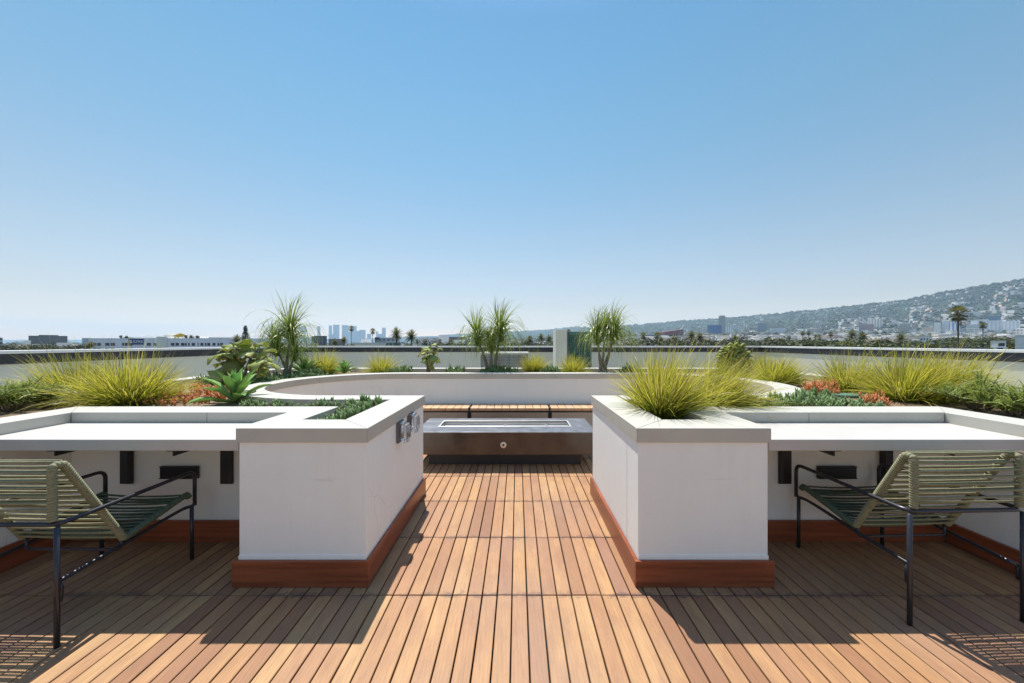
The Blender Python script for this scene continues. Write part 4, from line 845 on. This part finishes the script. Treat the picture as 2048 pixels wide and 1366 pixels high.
bld(623, 654, 673, 520, 40, bg_, 'dark blue glass block with a taller left strip, below the far towers', roof=GL, parts=[('roof_storey', 628, 654, 671.6, 673, 0.3, 35, bg_)]); bld(657.5, 690, 678.6, 470, 40, plain('dark_roofed_block', (0.10, 0.10, 0.12), 0.5), 'low dark block left of the first slender fan palm', roof=GL)
bld(710, 772, 687.5, 150, 18, cream, 'low beige building below the second slender fan palm', parts=[('roof_storey', 722, 741, 677.5, 687.3, 2, 12, offw), ('roof_parapet', 708, 773, 685.3, 687.4, -0.3, 0.3, cream)])
bld(750, 800, 676, 420, 35, facade('grey_glazed', (0.42, 0.45, 0.50), (0.08, 0.10, 0.14), 5, 3.5, 0.5, 0.5), 'grey glazed block between the second fan palm and the date palms', parts=[('roof_storey', 750, 759, 674.5, 679, -1, 10, GL)])
bld(772, 802, 685, 190, 20, facade('green_glazed', (0.25, 0.33, 0.31), (0.07, 0.13, 0.13), 2.0, 3, 0.6, 0.6), 'greenish glazed low building behind the stout date palms')
bld(838, 880, 675, 640, 60, facade('white_panel', (0.60, 0.61, 0.63), (0.42, 0.44, 0.48), 9, 5, 0.3, 0.3), 'long white building right of the stout date palms'); bld(877, 898, 670.5, 640, 50, offw, 'taller white end block above the long white building')
bld(898, 934, 674, 660, 50, plain('dark_panel', (0.14, 0.15, 0.18), 0.5), 'dark fronted long building left of the middle ponytail palm'); bld(905, 930, 680, 520, 20, offw, 'small white block in front of the dark fronted long building')
bld(1258, 1292, 675, 620, 40, facade('pale_banded', (0.58, 0.60, 0.64), (0.25, 0.28, 0.34), 60, 4, 0.98, 0.4), 'pale banded long block right of the forked ponytail palm'); bld(1292, 1312, 668.5, 900, 40, plain('teal_glass', (0.08, 0.15, 0.17), 0.3), 'teal glass block left of the maroon wedge building')
def wedge():
    D = 1100; x = [hz(p, D) for p in (1328, 1367)]; cx = (x[0]+x[1])/2; t = empty('wedge_building', (cx, D, GZ), 'maroon glass building with a slanting roof before the hills', 'building')
    b = MB(); za, zb_ = zz(664, D)-GZ, zz(658.5, D)-GZ; vs = [(x[0]-cx,0,0),(x[1]-cx,0,0),(x[1]-cx,60,0),(x[0]-cx,60,0),(x[0]-cx,0,za),(x[1]-cx,0,zb_),(x[1]-cx,60,zb_),(x[0]-cx,60,za)]
    b.add(vs, [(0,3,2,1),(4,5,6,7),(0,1,5,4),(1,2,6,5),(2,3,7,6),(3,0,4,7)]); b.build('wall', facade('maroon_glass', (0.20, 0.045, 0.055), (0.13, 0.03, 0.045), 8, 5, 0.85, 0.85), t)
wedge()
bld(1415, 1443, 650.5, 1500, 60, facade('blue_glass', (0.05, 0.14, 0.34), (0.04, 0.11, 0.28), 9, 4, 0.85, 0.85), 'bright blue glass block below the tall beige tower', roof=plain('teal_roof', (0.10, 0.22, 0.32), 0.5))
bld(1437.5, 1450.5, 631.8, 1900, 35, facade('beige_tower', (0.36, 0.35, 0.31), (0.12, 0.13, 0.14), 8, 4, 0.45, 0.6), 'tallest beige tower rising above the ridge line', 'tower_block', parts=[('lift_housing', 1441, 1449, 630.3, 631.6, 5, 25, pale)])
wt = facade('white_balcony', (0.88, 0.88, 0.88), (0.22, 0.27, 0.35), 10, 3.4, 0.45, 0.6)
bld(1450, 1466, 652.5, 1700, 40, wt, 'white apartment block at the foot of the tall beige tower'); bld(1474, 1482, 652, 1750, 30, wt, 'small white tower right of the tall beige tower')
bld(1515, 1533, 646, 2000, 40, facade('slate_tower', (0.17, 0.21, 0.27), (0.10, 0.14, 0.20), 8, 4), 'slate blue tower half lost against the hillside', 'tower_block')
bld(1542, 1571, 656.5, 1500, 40, facade('white_ribs', (0.90, 0.90, 0.90), (0.34, 0.40, 0.50), 6, 30, 0.4, 0.98), 'white ribbed apartment block above the palms left of the yellow green tree'); bld(1614, 1644, 657, 1400, 50, facade('beige_banded', (0.52, 0.49, 0.44), (0.25, 0.24, 0.24), 50, 3.5, 0.98, 0.4), 'low beige banded block on the lower slope')
bld(1735, 1765, 637.8, 1700, 45, facade('ivory_ribs', (0.92, 0.87, 0.78), (0.34, 0.32, 0.30), 14, 60, 0.35, 0.98), 'ivory ribbed apartment tower standing alone on the slope', 'tower_block'); bld(1718, 1748, 648.5, 1600, 40, facade('brown_block', (0.28, 0.19, 0.17), (0.14, 0.11, 0.12), 6, 4), 'brown block below the ivory ribbed tower')
bld(1799, 1819, 647, 1500, 40, facade('tan_a', (0.50, 0.42, 0.34), (0.25, 0.22, 0.20), 6, 3.6), 'tan apartment block, left one of a pair on the slope'); bld(1823, 1835, 645.5, 1520, 40, facade('tan_b', (0.52, 0.44, 0.36), (0.24, 0.2, 0.2), 5, 3.6), 'tan apartment block, right one of a pair on the slope')
bld(1842.5, 1867.5, 655, 1150, 40, facade('cream_b', (0.60, 0.55, 0.46), (0.32, 0.29, 0.25), 5, 3.6), 'cream low block left of the white towers by the tall fan palm')
g3 = facade('white_grid', (0.92, 0.92, 0.90), (0.40, 0.43, 0.44), 3.6, 3.3, 0.6, 0.6)
bld(1868.2, 1881.8, 645.2, 1100, 30, g3, 'white grid fronted tower, leftmost of three by the tall fan palm', 'tower_block'); bld(1883.4, 1897.2, 641.8, 1100, 30, g3, 'white grid fronted tower, tallest of three by the tall fan palm', 'tower_block', parts=[('lift_housing', 1886, 1902, 640.6, 641.7, 4, 24, M['white'])])
bld(1897.6, 1922, 643.6, 1120, 36, facade('blue_white', (0.90, 0.91, 0.92), (0.16, 0.28, 0.55), 12, 80, 0.4, 0.99), 'white and blue striped tower behind the trunk of the tall fan palm', 'tower_block')
bld(1932.5, 1962, 649, 1150, 40, facade('ziggurat', (0.90, 0.90, 0.89), (0.30, 0.33, 0.38), 70, 4, 0.98, 0.4), 'stepped white building between the tall and the small fan palm', parts=[('upper_storey', 1941, 1957, 640.4, 648.8, 4, 30, offw)]); bld(1932, 1968, 657.5, 1000, 30, facade('white_low', (0.76, 0.74, 0.70), (0.30, 0.25, 0.22), 40, 4, 0.9, 0.4), 'long low white block with flat roof left of the small fan palm')
cv = facade('curved_white', (0.90, 0.91, 0.92), (0.50, 0.56, 0.64), 13, 3.4, 0.55, 0.55)
bld(1968, 2004, 641.2, 1200, 50, cv, 'broad white apartment slab, left half of the pair at the right', 'tower_block'); bld(2004.5, 2040, 641.8, 1260, 50, cv, 'broad white apartment slab, right half of the pair at the right', 'tower_block', parts=[('lift_housing', 1995, 2012, 639.2, 641.6, 6, 30, offw)])
bld(1976, 2002, 631.6, 1600, 40, facade('blue_top', (0.12, 0.25, 0.38), (0.08, 0.18, 0.30), 9, 5, 0.8, 0.8), 'blue glass block showing above the broad white slabs'); bld(2026, 2075, 638.5, 1650, 40, facade('navy_top', (0.10, 0.17, 0.30), (0.06, 0.12, 0.24), 7, 4), 'dark blue block behind the right end of the white slabs')
bld(2026, 2075, 658.5, 700, 40, facade('vault_white', (0.80, 0.79, 0.76), (0.30, 0.31, 0.33), 7, 6, 0.5, 0.5), 'white building with small dark openings at the right edge', parts=[('upper_storey', 2032, 2070, 656.5, 658.4, 3, 30, offw)])
bld(1838, 1864, 673.5, 420, 14, offw, 'white house with small dark windows below the white towers', 'house', parts=[('window', 1841, 1844, 677, 680.5, -0.1, 0.2, GL), ('window', 1847.5, 1850, 676.5, 680, -0.1, 0.2, GL), ('window', 1853, 1856, 677, 680.5, -0.1, 0.2, GL), ('window', 1841, 1844, 683, 686.5, -0.1, 0.2, GL)])
bld(1981, 2012, 683.6, 95, 8, M['white'], 'white roof pavilion with one large dark window on the right', 'pavilion', roof=M['flash'], parts=[('window', 1996.5, 2009.5, 686.2, 692.6, -0.06, 0.15, GL), ('lower_storey', 1984, 2016, 694.6, 706, -0.7, -0.05, offw), ('opening', 1995, 2006, 695.5, 704, -0.78, -0.71, GL), ('opening', 1981, 1986, 695.5, 704, -0.78, -0.71, GL)])
bld(2029, 2110, 672.6, 70, 12, M['white'], 'plain white house wall cut by the right edge of the picture', 'house', roof=M['flash'], parts=[('wall_panel', 2034, 2100, 677, 687, -0.05, 0.1, offw)])
def screen(px0, px1, y0, y1, D, label):
    t = empty('equipment_screen', (hz(px0, D), D, GZ), label, 'equipment screen', 'dark equipment screens on a neighbouring roof'); wd = hz(px1, D)-hz(px0, D); n = int((px1-px0)/4.5)
    MB().box(0, wd, 0.1, 9, 0, zz(y1, D)-GZ).build('roof_block', pale, t); b = MB()
    for k in range(n): b.box(k*wd/n+0.04, (k+1)*wd/n-0.04, 0, 0.12, zz(y1, D)-GZ, zz(y0, D)-GZ)
    b.build('screen', M['greybox'], t)
screen(1888, 1941, 693.3, 700, 62, 'long row of dark screen panels at the foot of the tall fan palm'); screen(1959.5, 1978, 694, 700, 62, 'short row of dark screen panels left of the white roof pavilion')
bld(1854, 1868, 687, 110, 5, pale, 'grey plant room on a neighbouring roof left of the dark screens', 'plant_room', parts=[('louvre', 1856, 1866, 690, 698, -0.06, 0.1, M['greybox'])])
# ------------------------------------------------------------------ single trees and palms
def conifer(px, ytop, D):
    rd = random.Random(8); H = zz(ytop, D)-GZ; t = empty('pine_tree', (hz(px, D), D, GZ), 'dark conical pine tree right of the office building with the navy banner', 'pine tree')
    MB().tube([(0,0,0), (0,0,H*0.5), (0,0,H*0.98)], [0.45, 0.25, 0.04], 7).build('trunk', TR, t); b = MB(); Hc = 15.5
    for k in range(3600):
        u = rd.random()**0.75; z = H-Hc*u; r = (0.25+4.4*u**0.85*(0.8+0.2*sin(u*19)))*rd.uniform(0.3, 1.0)*(0.75+0.4*noise.noise(Vector((u*9, cos(k*2.4)*1.5, sin(k*2.4)*1.5)))+0.1); a = k*2.4
        p = Vector((cos(a)*r, sin(a)*r, z-0.15*r)); d = Vector((cos(a), sin(a), -0.3+rd.uniform(-.3,.3))); q = Vector((-sin(a), cos(a), rd.uniform(-.6,.6)))*0.16
        b.add([p-q, p+q, p+d*0.75], [(0,1,2)])
    b.build('crown', fol('pine_foliage', (0.025, 0.05, 0.035), (0.05, 0.085, 0.05)), t)
conifer(491, 650.5, 215)
palm(1916.4, 628, 20, 75, 'fan', 'tallest fan palm, rising alone against the hillside on the right')
palm(1965.8, 651, 8.5, 120, 'fan', 'smaller fan palm before the broad white slabs on the right')
palm(702.5, 657.5, 7.5, 210, 'fan', 'slender fan palm before the far towers, left one of two')
palm(745.5, 662.5, 7.5, 210, 'fan', 'slender fan palm right of the far towers, right one of two')
palm(793, 670, 15.5, 130, 'date', 'stout date palm, left one of the pair right of the far towers'); palm(822.5, 675, 16.5, 125, 'date', 'stout date palm, right and broader one of the pair right of the far towers')
palm(1704, 671, 12.5, 170, 'date', 'dark date palm, left one of the pair right of the yellow green tree'); palm(1726, 674.5, 12.5, 165, 'date', 'dark date palm, right one of the pair right of the yellow green tree')
for px, y, r, lab in ((1605.5, 667, 5.5, 'slim fan palm, leftmost of the row beyond the lobed shrub'), (1617.5, 666.5, 5.5, 'slim fan palm, second of the row beyond the lobed shrub'), (1631, 673, 5, 'low slim fan palm, third of the row beyond the lobed shrub'), (1638.5, 673, 5.5, 'low slim fan palm, fourth of the row beyond the lobed shrub'), (1661.5, 668.5, 6, 'slim fan palm standing in front of the yellow green tree')): palm(px, y, r, 190, 'fan', lab)
palm(181, 692, 10, 75, 'date', 'palm top showing above the left parapet before the lilac grey building'); palm(474, 683, 14, 110, 'date', 'leafy palm top left of the conical pine tree')
palm(1287, 672, 9, 150, 'fan', 'bushy fan palm left of the teal glass block'); palm(1315, 672, 9.5, 150, 'fan', 'bushy fan palm left of the maroon wedge building'); palm(1322, 681, 8, 140, 'date', 'low date palm at the left foot of the maroon wedge building')
palm(670, 686, 9, 120, 'date', 'low palm top below the dark block, left of two'); palm(688, 682, 9, 125, 'date', 'low palm top below the dark block, right of two'); palm(1258, 655.5+16, 5, 220, 'fan', 'small fan palm just right of the forked ponytail palm')
palm(1137, 664, 7, 60, 'fan', 'palm top peeping over the beige louvred cabinet'); palm(1060, 679, 9, 140, 'fan', 'palm in the tree group left of the louvred cabinet'); palm(1082, 676, 10, 150, 'date', 'broad palm in the tree group left of the louvred cabinet'); palm(1098, 679, 10, 150, 'date', 'round palm top beside the louvred cabinet')
palm(1383, 672, 11, 150, 'date', 'palm with bright fronds right of the maroon wedge building'); palm(1400, 676, 11, 145, 'date', 'dark drooping palm right of the maroon wedge building'); palm(1470, 677, 8, 160, 'date', 'palm top behind the lobed shrub at the right corner'); palm(1537, 681, 8, 160, 'date', 'low date palm behind the grass at the right corner')
palm(1551, 684, 7, 170, 'date', 'low dark palm right of the corner of the parapet'); palm(1578, 676, 5, 180, 'fan', 'low fan palm left of the row of slim fan palms'); palm(1802, 678, 13, 120, 'date', 'palm crown rising from the broad green tree group on the right')
palm(835, 683, 6, 200, 'fan', 'small fan palm right of the stout date palms'); palm(851, 684, 7, 180, 'fan', 'small dark fan palm above the small lobed shrub'); palm(880, 683, 6, 230, 'fan', 'small fan palm before the long white building'); palm(902, 684, 8, 200, 'fan', 'dark fan palm left of the middle ponytail palm')
# ------------------------------------------------------------------ belts of trees
tr = random.Random(21)
tree(1676, 678.5, 125, 'yellow', 'broad yellow green tree in front of the slim fan palms', 1.15, 'broad trees beyond the right parapet'); tree(1660, 682, 122, 'yellow', 'lower yellow green tree left of the broad one', 1.0, 'broad trees beyond the right parapet')
tree(1808, 677, 95, 'green', 'large green tree mass right of the dark date palms', 1.25, 'broad trees beyond the right parapet'); tree(1775, 686, 90, 'yellow', 'yellow green tree touching the parapet right of the dark date palms', 0.9, 'broad trees beyond the right parapet'); tree(1838, 683, 92, 'dark', 'dark green tree right of the large green tree mass', 1.1, 'broad trees beyond the right parapet')
tree(1885, 677.5, 100, 'green', 'olive tree left of the trunk of the tallest fan palm', 1.0, 'broad trees beyond the right parapet'); tree(1941, 680, 105, 'green', 'olive tree right of the trunk of the tallest fan palm', 1.1, 'broad trees beyond the right parapet'); tree(2022, 681, 120, 'green', 'green tree between the roof pavilion and the white house', 0.9, 'broad trees beyond the right parapet'); tree(1975, 676, 150, 'dark', 'dark tree behind the white roof pavilion', 1.1, 'broad trees beyond the right parapet')
tree(1346, 669, 150, 'dark', 'dark rounded tree in front of the maroon wedge building', 0.9, 'broad trees beyond the right parapet'); tree(1405, 671, 140, 'dark', 'dark bushy tree below the drooping palm', 0.9, 'broad trees beyond the right parapet')
tree(627, 684, 120, 'yellow', 'small yellow green tree below the dark blue glass block', 0.7, 'broad trees beyond the right parapet')
SEG = [(-60, 60, 'at the left edge of the picture'), (60, 177, 'below the dark brown office block at the left'), (600, 660, 'below the dark blue glass block'), (660, 835, 'below the two slender fan palms'), (835, 930, 'below the long white building'), (930, 1040, 'behind the middle ponytail palm'), (1040, 1130, 'left of the louvred cabinet'),
       (1250, 1330, 'below the teal glass block'), (1330, 1440, 'below the maroon wedge building and the blue block'), (1440, 1520, 'behind the lobed shrub at the right corner'), (1520, 1600, 'below the white ribbed apartment block'), (1600, 1700, 'around the slim fan palms'), (1700, 1790, 'around the two dark date palms'), (1790, 1880, 'left of the tallest fan palm'), (1880, 1960, 'between the tallest and the smaller fan palm'), (1960, 2140, 'around the white roof pavilion')]
def belt(n, p0, p1, y0, y1, D0, D1, kinds, w0=0.8, w1=1.2):
    for k in range(n):
        px = p0+(p1-p0)*(k+tr.random())/n; kd = tr.choice(kinds); D = tr.uniform(D0, D1); y = y0+(y1-y0)*tr.random()**0.8
        sg = next((q for q in SEG if q[0] <= px < q[1]), SEG[-1]); col = {'dark': 'dark green', 'green': 'olive green', 'yellow': 'yellow green'}[kd]
        tree(px, y, D, kd, '%s bushy tree, %s' % (col, sg[2]), tr.uniform(w0, w1), '%s trees %s' % (col, sg[2]))
belt(60, 1262, 1560, 668, 684, 90, 220, ('dark', 'dark', 'green')); belt(70, 1560, 1880, 672, 687, 80, 200, ('dark', 'dark', 'green', 'green'))
belt(34, 835, 1125, 676, 688, 110, 260, ('dark', 'green'), 0.7, 1.1); belt(34, -60, 177, 682, 691, 120, 260, ('dark', 'green'), 0.7, 1.1); belt(16, 612, 835, 684, 690, 120, 300, ('dark', 'green'), 0.6, 1.0)
belt(56, 1880, 2130, 668, 687, 110, 300, ('dark', 'green', 'green'))
# ------------------------------------------------------------------ far trees as one wood, far houses one by one
def far_wood():
    rd = random.Random(31); b = MB()
    def blob(x, y, z, r):
        k = rd.random()*6; top = Vector((x, y, z+r*1.25)); ring = [Vector((x+cos(k+a)*r*rd.uniform(.8, 1.1), y+sin(k+a)*r, z+r*rd.uniform(0.35, 0.75))) for a in (0, 1.26, 2.51, 3.77, 5.03)]; low = [Vector((p.x*0.6+x*0.4, p.y*0.6+y*0.4, z-r*0.35)) for p in ring]
        vs = [top]+ring+low; b.add(vs, [(0, 1+i, 1+(i+1) % 5) for i in range(5)]+[(1+i, 6+i, 6+(i+1) % 5, 1+(i+1) % 5) for i in range(5)])
    for k in range(20000):                            # hillsides
        u = rd.random(); px = 900+1250*u**0.8; v = rd.uniform(0.0, 1.04)
        if any(a < px < c and va-.03 < v < vb+.02 for a, c, va, vb in ((1985, 2024, .80, .87), (1972, 2016, .60, .67), (1845, 1872, .5, .54))): continue
        if noise.noise(Vector((px*0.03, v*9, 1))) < -0.18 and v < 0.97: continue
        p = hill(px, v); r = rd.uniform(3.5, 8)*(rd.uniform(1.0, 2.2) if v > 0.98 else 1)*(1.0 if p.y < 3500 else 1.4); blob(p.x, p.y, p.z, r)
    for k in range(14000):                             # the plain
        D = 300*((9.0)**rd.random()); px = rd.uniform(1200, 2150) if k % 2 else rd.uniform(-150, 2200); z = flat(px, D)
        if px < 1250 and D < 320: continue
        r = rd.uniform(2.5, 5.5)*(1 if D < 1200 else 1.5); blob(hz(px, D), D, z+r*1.0, r)
    b.build('far_wood', fol('far_foliage', (0.024, 0.034, 0.013), (0.072, 0.080, 0.030)), kind='stuff', label='distant trees covering the plain and the hillsides', category='trees')
far_wood()
HM = []
for k, c in enumerate(((0.78, 0.77, 0.73), (0.66, 0.60, 0.50), (0.72, 0.70, 0.68), (0.55, 0.50, 0.45))):
    b = MB(); b.box(-0.5, 0.5, -0.4, 0.4, -0.6, 0.5)
    if k % 2: b.box(-0.2, 0.5, -0.42, 0.3, 0.5, 0.85)
    else: b.box(-0.5, 0.1, -0.38, 0.4, 0.5, 0.72)
    me = bpy.data.meshes.new('far_house'); me.from_pydata(b.v, [], b.f); me.materials.append(facade('house_wall_%d' % k, c, (0.2, 0.2, 0.22), 0.22, 0.5, 0.4, 0.45)); HM.append(me)
RM = []
for k, c in enumerate(((0.60, 0.60, 0.58), (0.34, 0.20, 0.14), (0.30, 0.29, 0.28))):
    b = MB(); b.add([(-.56,-.46,0),(.56,-.46,0),(.56,.46,0),(-.56,.46,0),(-.3,0,.22),(.3,0,.22)], [(0,1,5,4),(1,2,5),(2,3,4,5),(3,0,4),(3,2,1,0)]); me = bpy.data.meshes.new('roof'); me.from_pydata(b.v, [], b.f); me.materials.append(plain('roof_tone_%d' % k, c, 0.8)); RM.append(me)
def hl(px, v):
    return ('lower' if v < 0.3 else 'middle' if v < 0.62 else 'upper'), ('left of the tall beige tower' if px < 1440 else 'above the slate blue tower' if px < 1600 else 'left of the ivory ribbed tower' if px < 1740 else 'left of the tallest fan palm' if px < 1915 else 'right of the tallest fan palm')
def pl(px, D):
    return ('at the left edge' if px < 200 else 'below the hazy towers' if px < 840 else 'behind the ponytail palms' if px < 1130 else 'below the tall beige tower' if px < 1450 else 'left of the slim fan palms' if px < 1600 else 'around the dark date palms' if px < 1800 else 'below the white towers' if px < 1930 else 'near the right edge')+(', among the nearer trees' if D < 800 else ', far off')
def far_houses():
    rd = random.Random(41); n = 0
    for k in range(150):
        px = 1080+1000*rd.random()**0.75; v = rd.uniform(0.04, 0.93)**1.2; p = hill(px, v); s_ = rd.uniform(5, 11)*(1 if p.y < 3000 else 1.5)
        o = link('house', rd.choice(HM), loc=p, label='small pale house on the %s slope, %s' % hl(px, v), category='house', group='houses on the %s slope, %s' % hl(px, v)); o.scale = (s_*rd.uniform(0.8, 1.9), s_*0.7, s_*rd.uniform(0.35, 0.6)); o.rotation_euler[2] = rd.uniform(-0.5, 0.5); o.location.z += s_*0.28
        if rd.random() < 0.3: link('roof', rd.choice(RM), o, loc=(0, 0, 0.86))
    for k in range(140):
        D = 330*(6.0**rd.random()); px = rd.choice((rd.uniform(1250, 2110), rd.uniform(1250, 2110), rd.uniform(-20, 180), rd.uniform(590, 1110)))
        if px < 1250 and D < 700 and 177 < px < 470: continue
        s_ = rd.uniform(7, 12) if D < 700 else rd.uniform(10, 22); z = flat(px, D); hh = rd.uniform(7, 11) if D < 900 else rd.uniform(8, 18)
        o = link('house', rd.choice(HM), loc=(hz(px, D), D, z+hh*0.6), label='low pale building on the plain, %s' % pl(px, D), category='house', group='buildings on the plain, %s' % pl(px, D)); o.scale = (s_*rd.uniform(0.8, 1.8), s_, hh); o.rotation_euler[2] = rd.uniform(-0.4, 0.4)
far_houses()
def house_mass():
    rd = random.Random(61); b = MB()
    for k in range(3400):
        if k % 5 == 0: px = 1060+1050*rd.random()**0.8; v = rd.random()**1.4; v = (round(v*11+0.8*noise.noise(Vector((px*0.02, v*3, 2))))+0.5*noise.noise(Vector((px*0.03, 7, round(v*11)))))/11; v = min(0.96, max(0.0, v)); p = hill(px, v); s_ = rd.uniform(6, 12)*(1 if p.y < 3000 else 1.4)
        else:
            D = 450*(5.0**rd.random()); px = rd.uniform(1150, 2150) if rd.random() < 0.75 else rd.uniform(-50, 1150); p = Vector((hz(px, D), D, flat(px, D))); s_ = rd.uniform(7, 16)*(1 if D < 1500 else 1.5)
        w_ = s_*rd.uniform(0.6, 1.4); b.box(p.x-w_, p.x+w_, p.y-s_*0.5, p.y+s_*0.5, p.z-4, p.z+rd.uniform(5, 10)*(1 if k % 2 else 1.5))
    m = NM('mixed_house_walls').set(0.8); r = m.n('ShaderNodeNewGeometry').outputs['Random Per Island']; m.col(m.ramp(r, [(0, (0.86, 0.84, 0.80)), (0.4, (0.72, 0.66, 0.56)), (0.6, (0.85, 0.83, 0.80)), (0.8, (0.42, 0.30, 0.24)), (1, (0.80, 0.78, 0.76))]))
    b.build('far_houses', m.m, kind='stuff', label='mass of tiny distant houses over plain and slopes', category='houses')
house_mass()
# ------------------------------------------------------------------ haze
def haze():
    b = MB().box(-15500, 15500, -14500, 14500, GZ-1, 640)
    m = bpy.data.materials.new('haze'); m.use_nodes = True; n = m.node_tree; n.nodes.remove(n.nodes['Principled BSDF'])
    v = n.nodes.new('ShaderNodeVolumePrincipled'); v.inputs['Color'].default_value = (0.56, 0.79, 1.0, 1); v.inputs['Density'].default_value = 0.00009; v.inputs['Anisotropy'].default_value = 0.25
    n.links.new(v.outputs[0], n.nodes['Material Output'].inputs['Volume']); b.build('haze', m, kind='stuff', label='thin pale blue haze over the city', category='haze')
haze()
